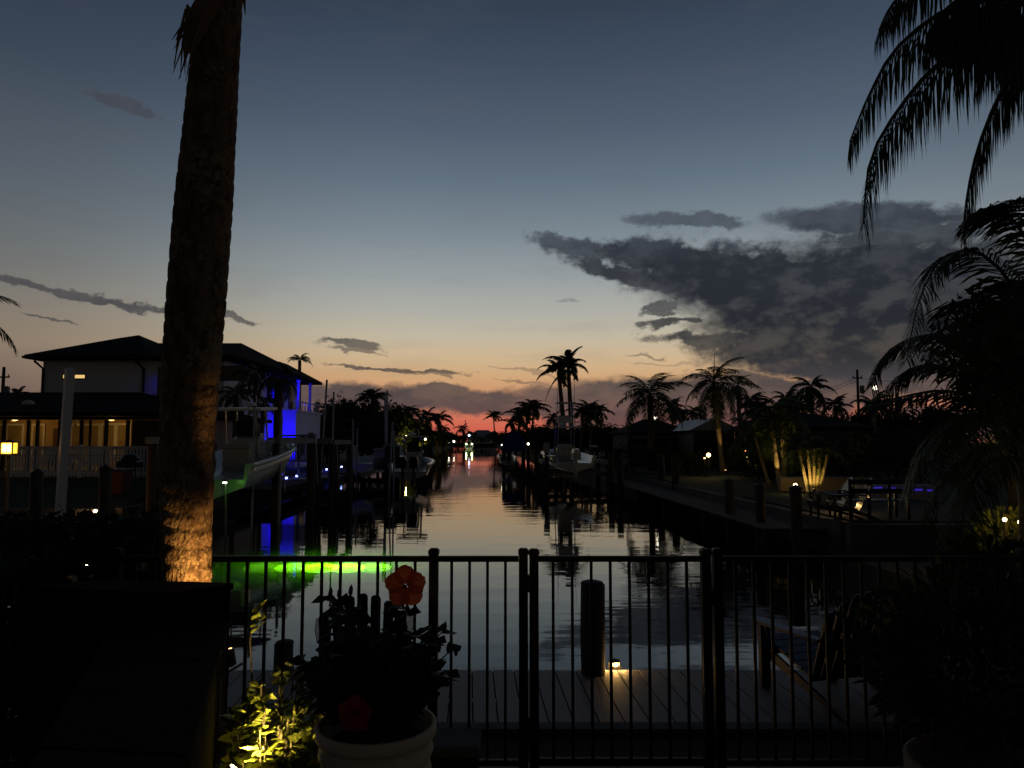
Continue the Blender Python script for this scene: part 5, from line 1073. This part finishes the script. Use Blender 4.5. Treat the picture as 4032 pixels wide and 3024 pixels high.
# far boat with bright lights
bt2 = boat('small boat with bright greenish lights at the far end of the canal', (PXX(1848, 240), 240, ZW-.25), R(3), 7, 2.8, 1.2, GEL, 2.2, 1)
for k, (dx, z, es, col, r, lb) in enumerate(((-.9, .75, 6, (.75, 1, .35), .3, 'left greenish white light of the far boat'), (.9, .75, 6, (.75, 1, .35), .3, 'right greenish white light of the far boat'), (0, 3.5, 5, (.6, .7, 1), .35, 'bluish mast light of the far boat'))):
    globe(lb, Vector((PXX(1848, 239)+dx, 238.6, ZW+.9+z)), col, es, 80 if k < 2 else 0, r, r*1.3, off=(0, -1.2, 0))

# ------------------------------------------------------------------ trees and palms along the canal
palm('left of the twin tall royal palms right of the canal', gx_(2230, 88, 0), P(2200, 1462, 88), .34, .22, 3.3, 12, 'royal', 21, emin=-10, emax=75)
palm('right of the twin tall royal palms right of the canal', gx_(2254, 88.5, 0), P(2238, 1440, 88.5), .34, .22, 3.4, 12, 'royal', 23, emin=-5, emax=80)
t = thing('hanging_frond', 'dead frond hanging down from the left royal palm', 'frond', P(2205, 1478, 87.5)); frond_mb([(0, 0, 0), (-.6, 0, -.5), (-1.3, 0, -1.7), (-1.75, 0, -3.0)], .55, .12, 20, 1.0, .5, seed=9, rr=.06).build('leaf', FROND, t)
FP = [(1943, 1640, 190, 3.0, 'slim distant palm with a drooping frond left of the palm row'), (2045, 1632, 130, 3.6, 'first palm of the row left of the royal palms'), (2072, 1618, 120, 2.9, 'second palm of the row left of the royal palms'), (2100, 1608, 115, 3.0, 'third and tallest palm of the row left of the royal palms'), (2015, 1665, 140, 2.8, 'short bushy palm left of the palm row'),
      (2292, 1622, 80, 2.1, 'first dark palm right of the royal palms'), (2322, 1614, 82, 2.2, 'second dark palm right of the royal palms'), (2352, 1622, 84, 2.1, 'third dark palm right of the royal palms'), (2182, 1650, 95, 2.0, 'small dark palm directly left of the royal palms'),
      (1465, 1568, 75, 2.3, 'palm crown rising above the left bank trees'), (1610, 1622, 100, 2.6, 'palm on the left bank, taller of the lit group'), (1680, 1640, 135, 3.2, 'palm at the right end of the left bank trees'), (1726, 1652, 150, 3.6, 'spread palm standing over the canal edge'), (1746, 1690, 190, 2.6, 'small fan palm past the spread palm'), (1820, 1688, 340, 4.5, 'tiny palm above the far treeline'), (1640, 1680, 125, 3.0, 'low palm lit warm on the left bank'), (1560, 1660, 95, 2.6, 'dim lit palm above the paired pilings'),
      (2650, 1600, 70, 2.0, 'dark palm behind the broad palm'), (2675, 1640, 64, 1.6, 'small dark palm right of the broad palm'), (2740, 1625, 78, 1.8, 'small dark palm left of the spear leaf palm trunk'), (2960, 1580, 62, 2.0, 'dark palm right of the spear leaf palm, farther back'), (2990, 1620, 60, 2.1, 'low dark palm behind the leaning palm'), (3095, 1570, 66, 1.9, 'dark palm behind the two slender palms'), (3290, 1600, 70, 2.0, 'low dark palm left of the utility pole foot'), (3440, 1600, 62, 2.2, 'low dark palm right of the utility pole foot'),
      (70, 1555, 60, 1.3, 'tiny palm top between the left utility pole and the big house')]
for i, (px, py, d, L, lb) in enumerate(FP):
    palm(lb, gx_(px+(-8 if i % 2 else 9), d, 0), P(px, py, d), L*.065, L*.05, L, 12, 'far', 60+i, emin=-35 if i % 3 else -10, group='palms along the canal')
palm('dark shaggy palm standing before the blue lit wall', gx_(1098, 40, .1), P(1095, 1490, 40), .26, .2, 1.7, 14, 'droop', 31, emin=-75, emax=40, dead=7)
palm('dark palm before the white wall left of the shaggy palm', gx_(1010, 39, .1), P(1006, 1470, 39), .14, .11, 1.5, 13, 'droop', 32, emin=-50, dead=2)
palm('short dark palm before the white wall beside the big trunk', gx_(925, 38.5, .1), P(930, 1555, 38.5), .14, .11, 1.5, 13, 'droop', 33, emin=-40)
palm('dark palm low before the white wall', gx_(1030, 37.8, .1), P(1036, 1590, 37.8), .12, .10, 1.2, 12, 'droop', 35, emin=-50)
palm('ragged palm top showing above the roof of the big house', gx_(1178, 64, 0), P(1180, 1420, 64), .2, .14, 1.5, 9, 'droop', 34, emin=20, emax=85)
t = thing('traveller_palm', 'spiky fan shaped plant beside the far corner of the big house', 'plant', gx_(1270, 66, 0))
for k in range(9):
    a = R(20+k*17); put('leaf', FM['fan', k % 4], t, (0, 0, 2.2), (0, -a, 0), 2.6 if k % 2 else 3.0)
MB().tube([(0, 0, 0), (0, 0, 2.3)], .2, 8).build('stem', BARKD, t)
TR = [(1262, 1660, 70, 5.0), (1330, 1585, 72, 5.5), (1375, 1555, 74, 5.8), (1425, 1580, 78, 5.5), (1490, 1575, 84, 6.0), (1545, 1600, 92, 6.0), (1590, 1640, 105, 6.5), (1635, 1660, 120, 7.5), (1680, 1680, 140, 8), (1715, 1700, 170, 8.5), (1745, 1705, 210, 10), (1290, 1640, 60, 4.0), (1460, 1640, 68, 5)]
for i, (px, py, d, w) in enumerate(TR): tree('leafy tree number %s from the big house along the left bank' % ('one two three four five six seven eight nine ten eleven twelve thirteen'.split()[i]), gx_(px, d, 0), w, P(px, py, d).z*1.02, i, 'left bank trees', bottom=.06)
TR = [(1985, 1700, 180, 8), (2020, 1690, 150, 7.5), (2065, 1682, 125, 7.5), (2120, 1675, 108, 7), (2170, 1672, 96, 6.5), (2225, 1680, 98, 6.5), (2290, 1672, 92, 6), (2350, 1668, 88, 6), (2410, 1670, 84, 5.5), (2470, 1682, 80, 5), (2640, 1660, 76, 5.5), (2990, 1640, 72, 6), (3080, 1640, 70, 5), (3200, 1610, 78, 6), (3300, 1620, 80, 6), (3420, 1622, 76, 6), (3560, 1600, 70, 6.5), (3700, 1580, 66, 7), (2960, 1700, 40, 3.5), (3300, 1720, 36, 3.5), (3400, 1700, 38, 4), (3520, 1690, 36, 4.5)]
for i, (px, py, d, w) in enumerate(TR): tree('dark leafy tree on the right bank, number %s from the far end' % ('one two three four five six seven eight nine ten eleven twelve thirteen fourteen fifteen sixteen seventeen eighteen nineteen twenty twentyone twentytwo'.split()[i]), gx_(px, d, 0), w, P(px, py, d).z*1.02, i+2, 'right bank trees', bottom=.04)
def treeline():
    rng = random.Random(90); mb = MB()
    for i in range(9000):
        x = rng.uniform(-75, 60); y = rng.uniform(388, 420); top = 5.0+2.6*mnoise.noise((x*.16, 3, 0))+1.6*mnoise.noise((x*.5, 8, 0)); z = top*rng.random()**.5
        s = rng.uniform(.4, .9); a = Vector((rng.gauss(0, 1), rng.gauss(0, 1), rng.gauss(0, 1))).normalized()*s; b = a.cross(Vector((rng.gauss(0, 1), rng.gauss(0, 1), rng.gauss(0, 1)))).normalized()*s*.6; p = Vector((x, y, z+.3))
        mb.add([p-a, p+b, p+a, p-b], [(0, 1, 2, 3)])
    tag(stuff(mb.build('far_treeline', LEAF)), 'dark far treeline closing the end of the canal', 'trees')
treeline()
uplight('spotlight under the lit palms of the left bank', gx_(1640, 118, .3), P(1640, 1660, 125), (1, .62, .12), 2600, 90, size=3); uplight('spotlight under the dim lit palm above the paired pilings', gx_(1570, 88, .3), P(1580, 1650, 96), (1, .6, .15), 600, 90, size=3)
# bushes along the right lawn
for i, (px, d, w, h, lb) in enumerate(((2470, 44, 3, 1.6, 'dark bush right of the tower boat'), (2620, 42, 3, 1.5, 'dark bush below the broad palm'), (2710, 40, 2.6, 1.3, 'dark bush left of the spear leaf palm foot'), (2980, 36, 2.6, 1.5, 'dark bush left of the patio palms'), (3110, 32.5, 2.2, 1.2, 'dim bush behind the dome lamp'), (3350, 30, 3.2, 2.2, 'dark bush behind the garden wall'), (3560, 28, 3.4, 2.4, 'dark bush behind the blue pool strip'))):
    bush(lb, gx_(px, d, 0), w, h, 900, .22, LEAF, 80+i)
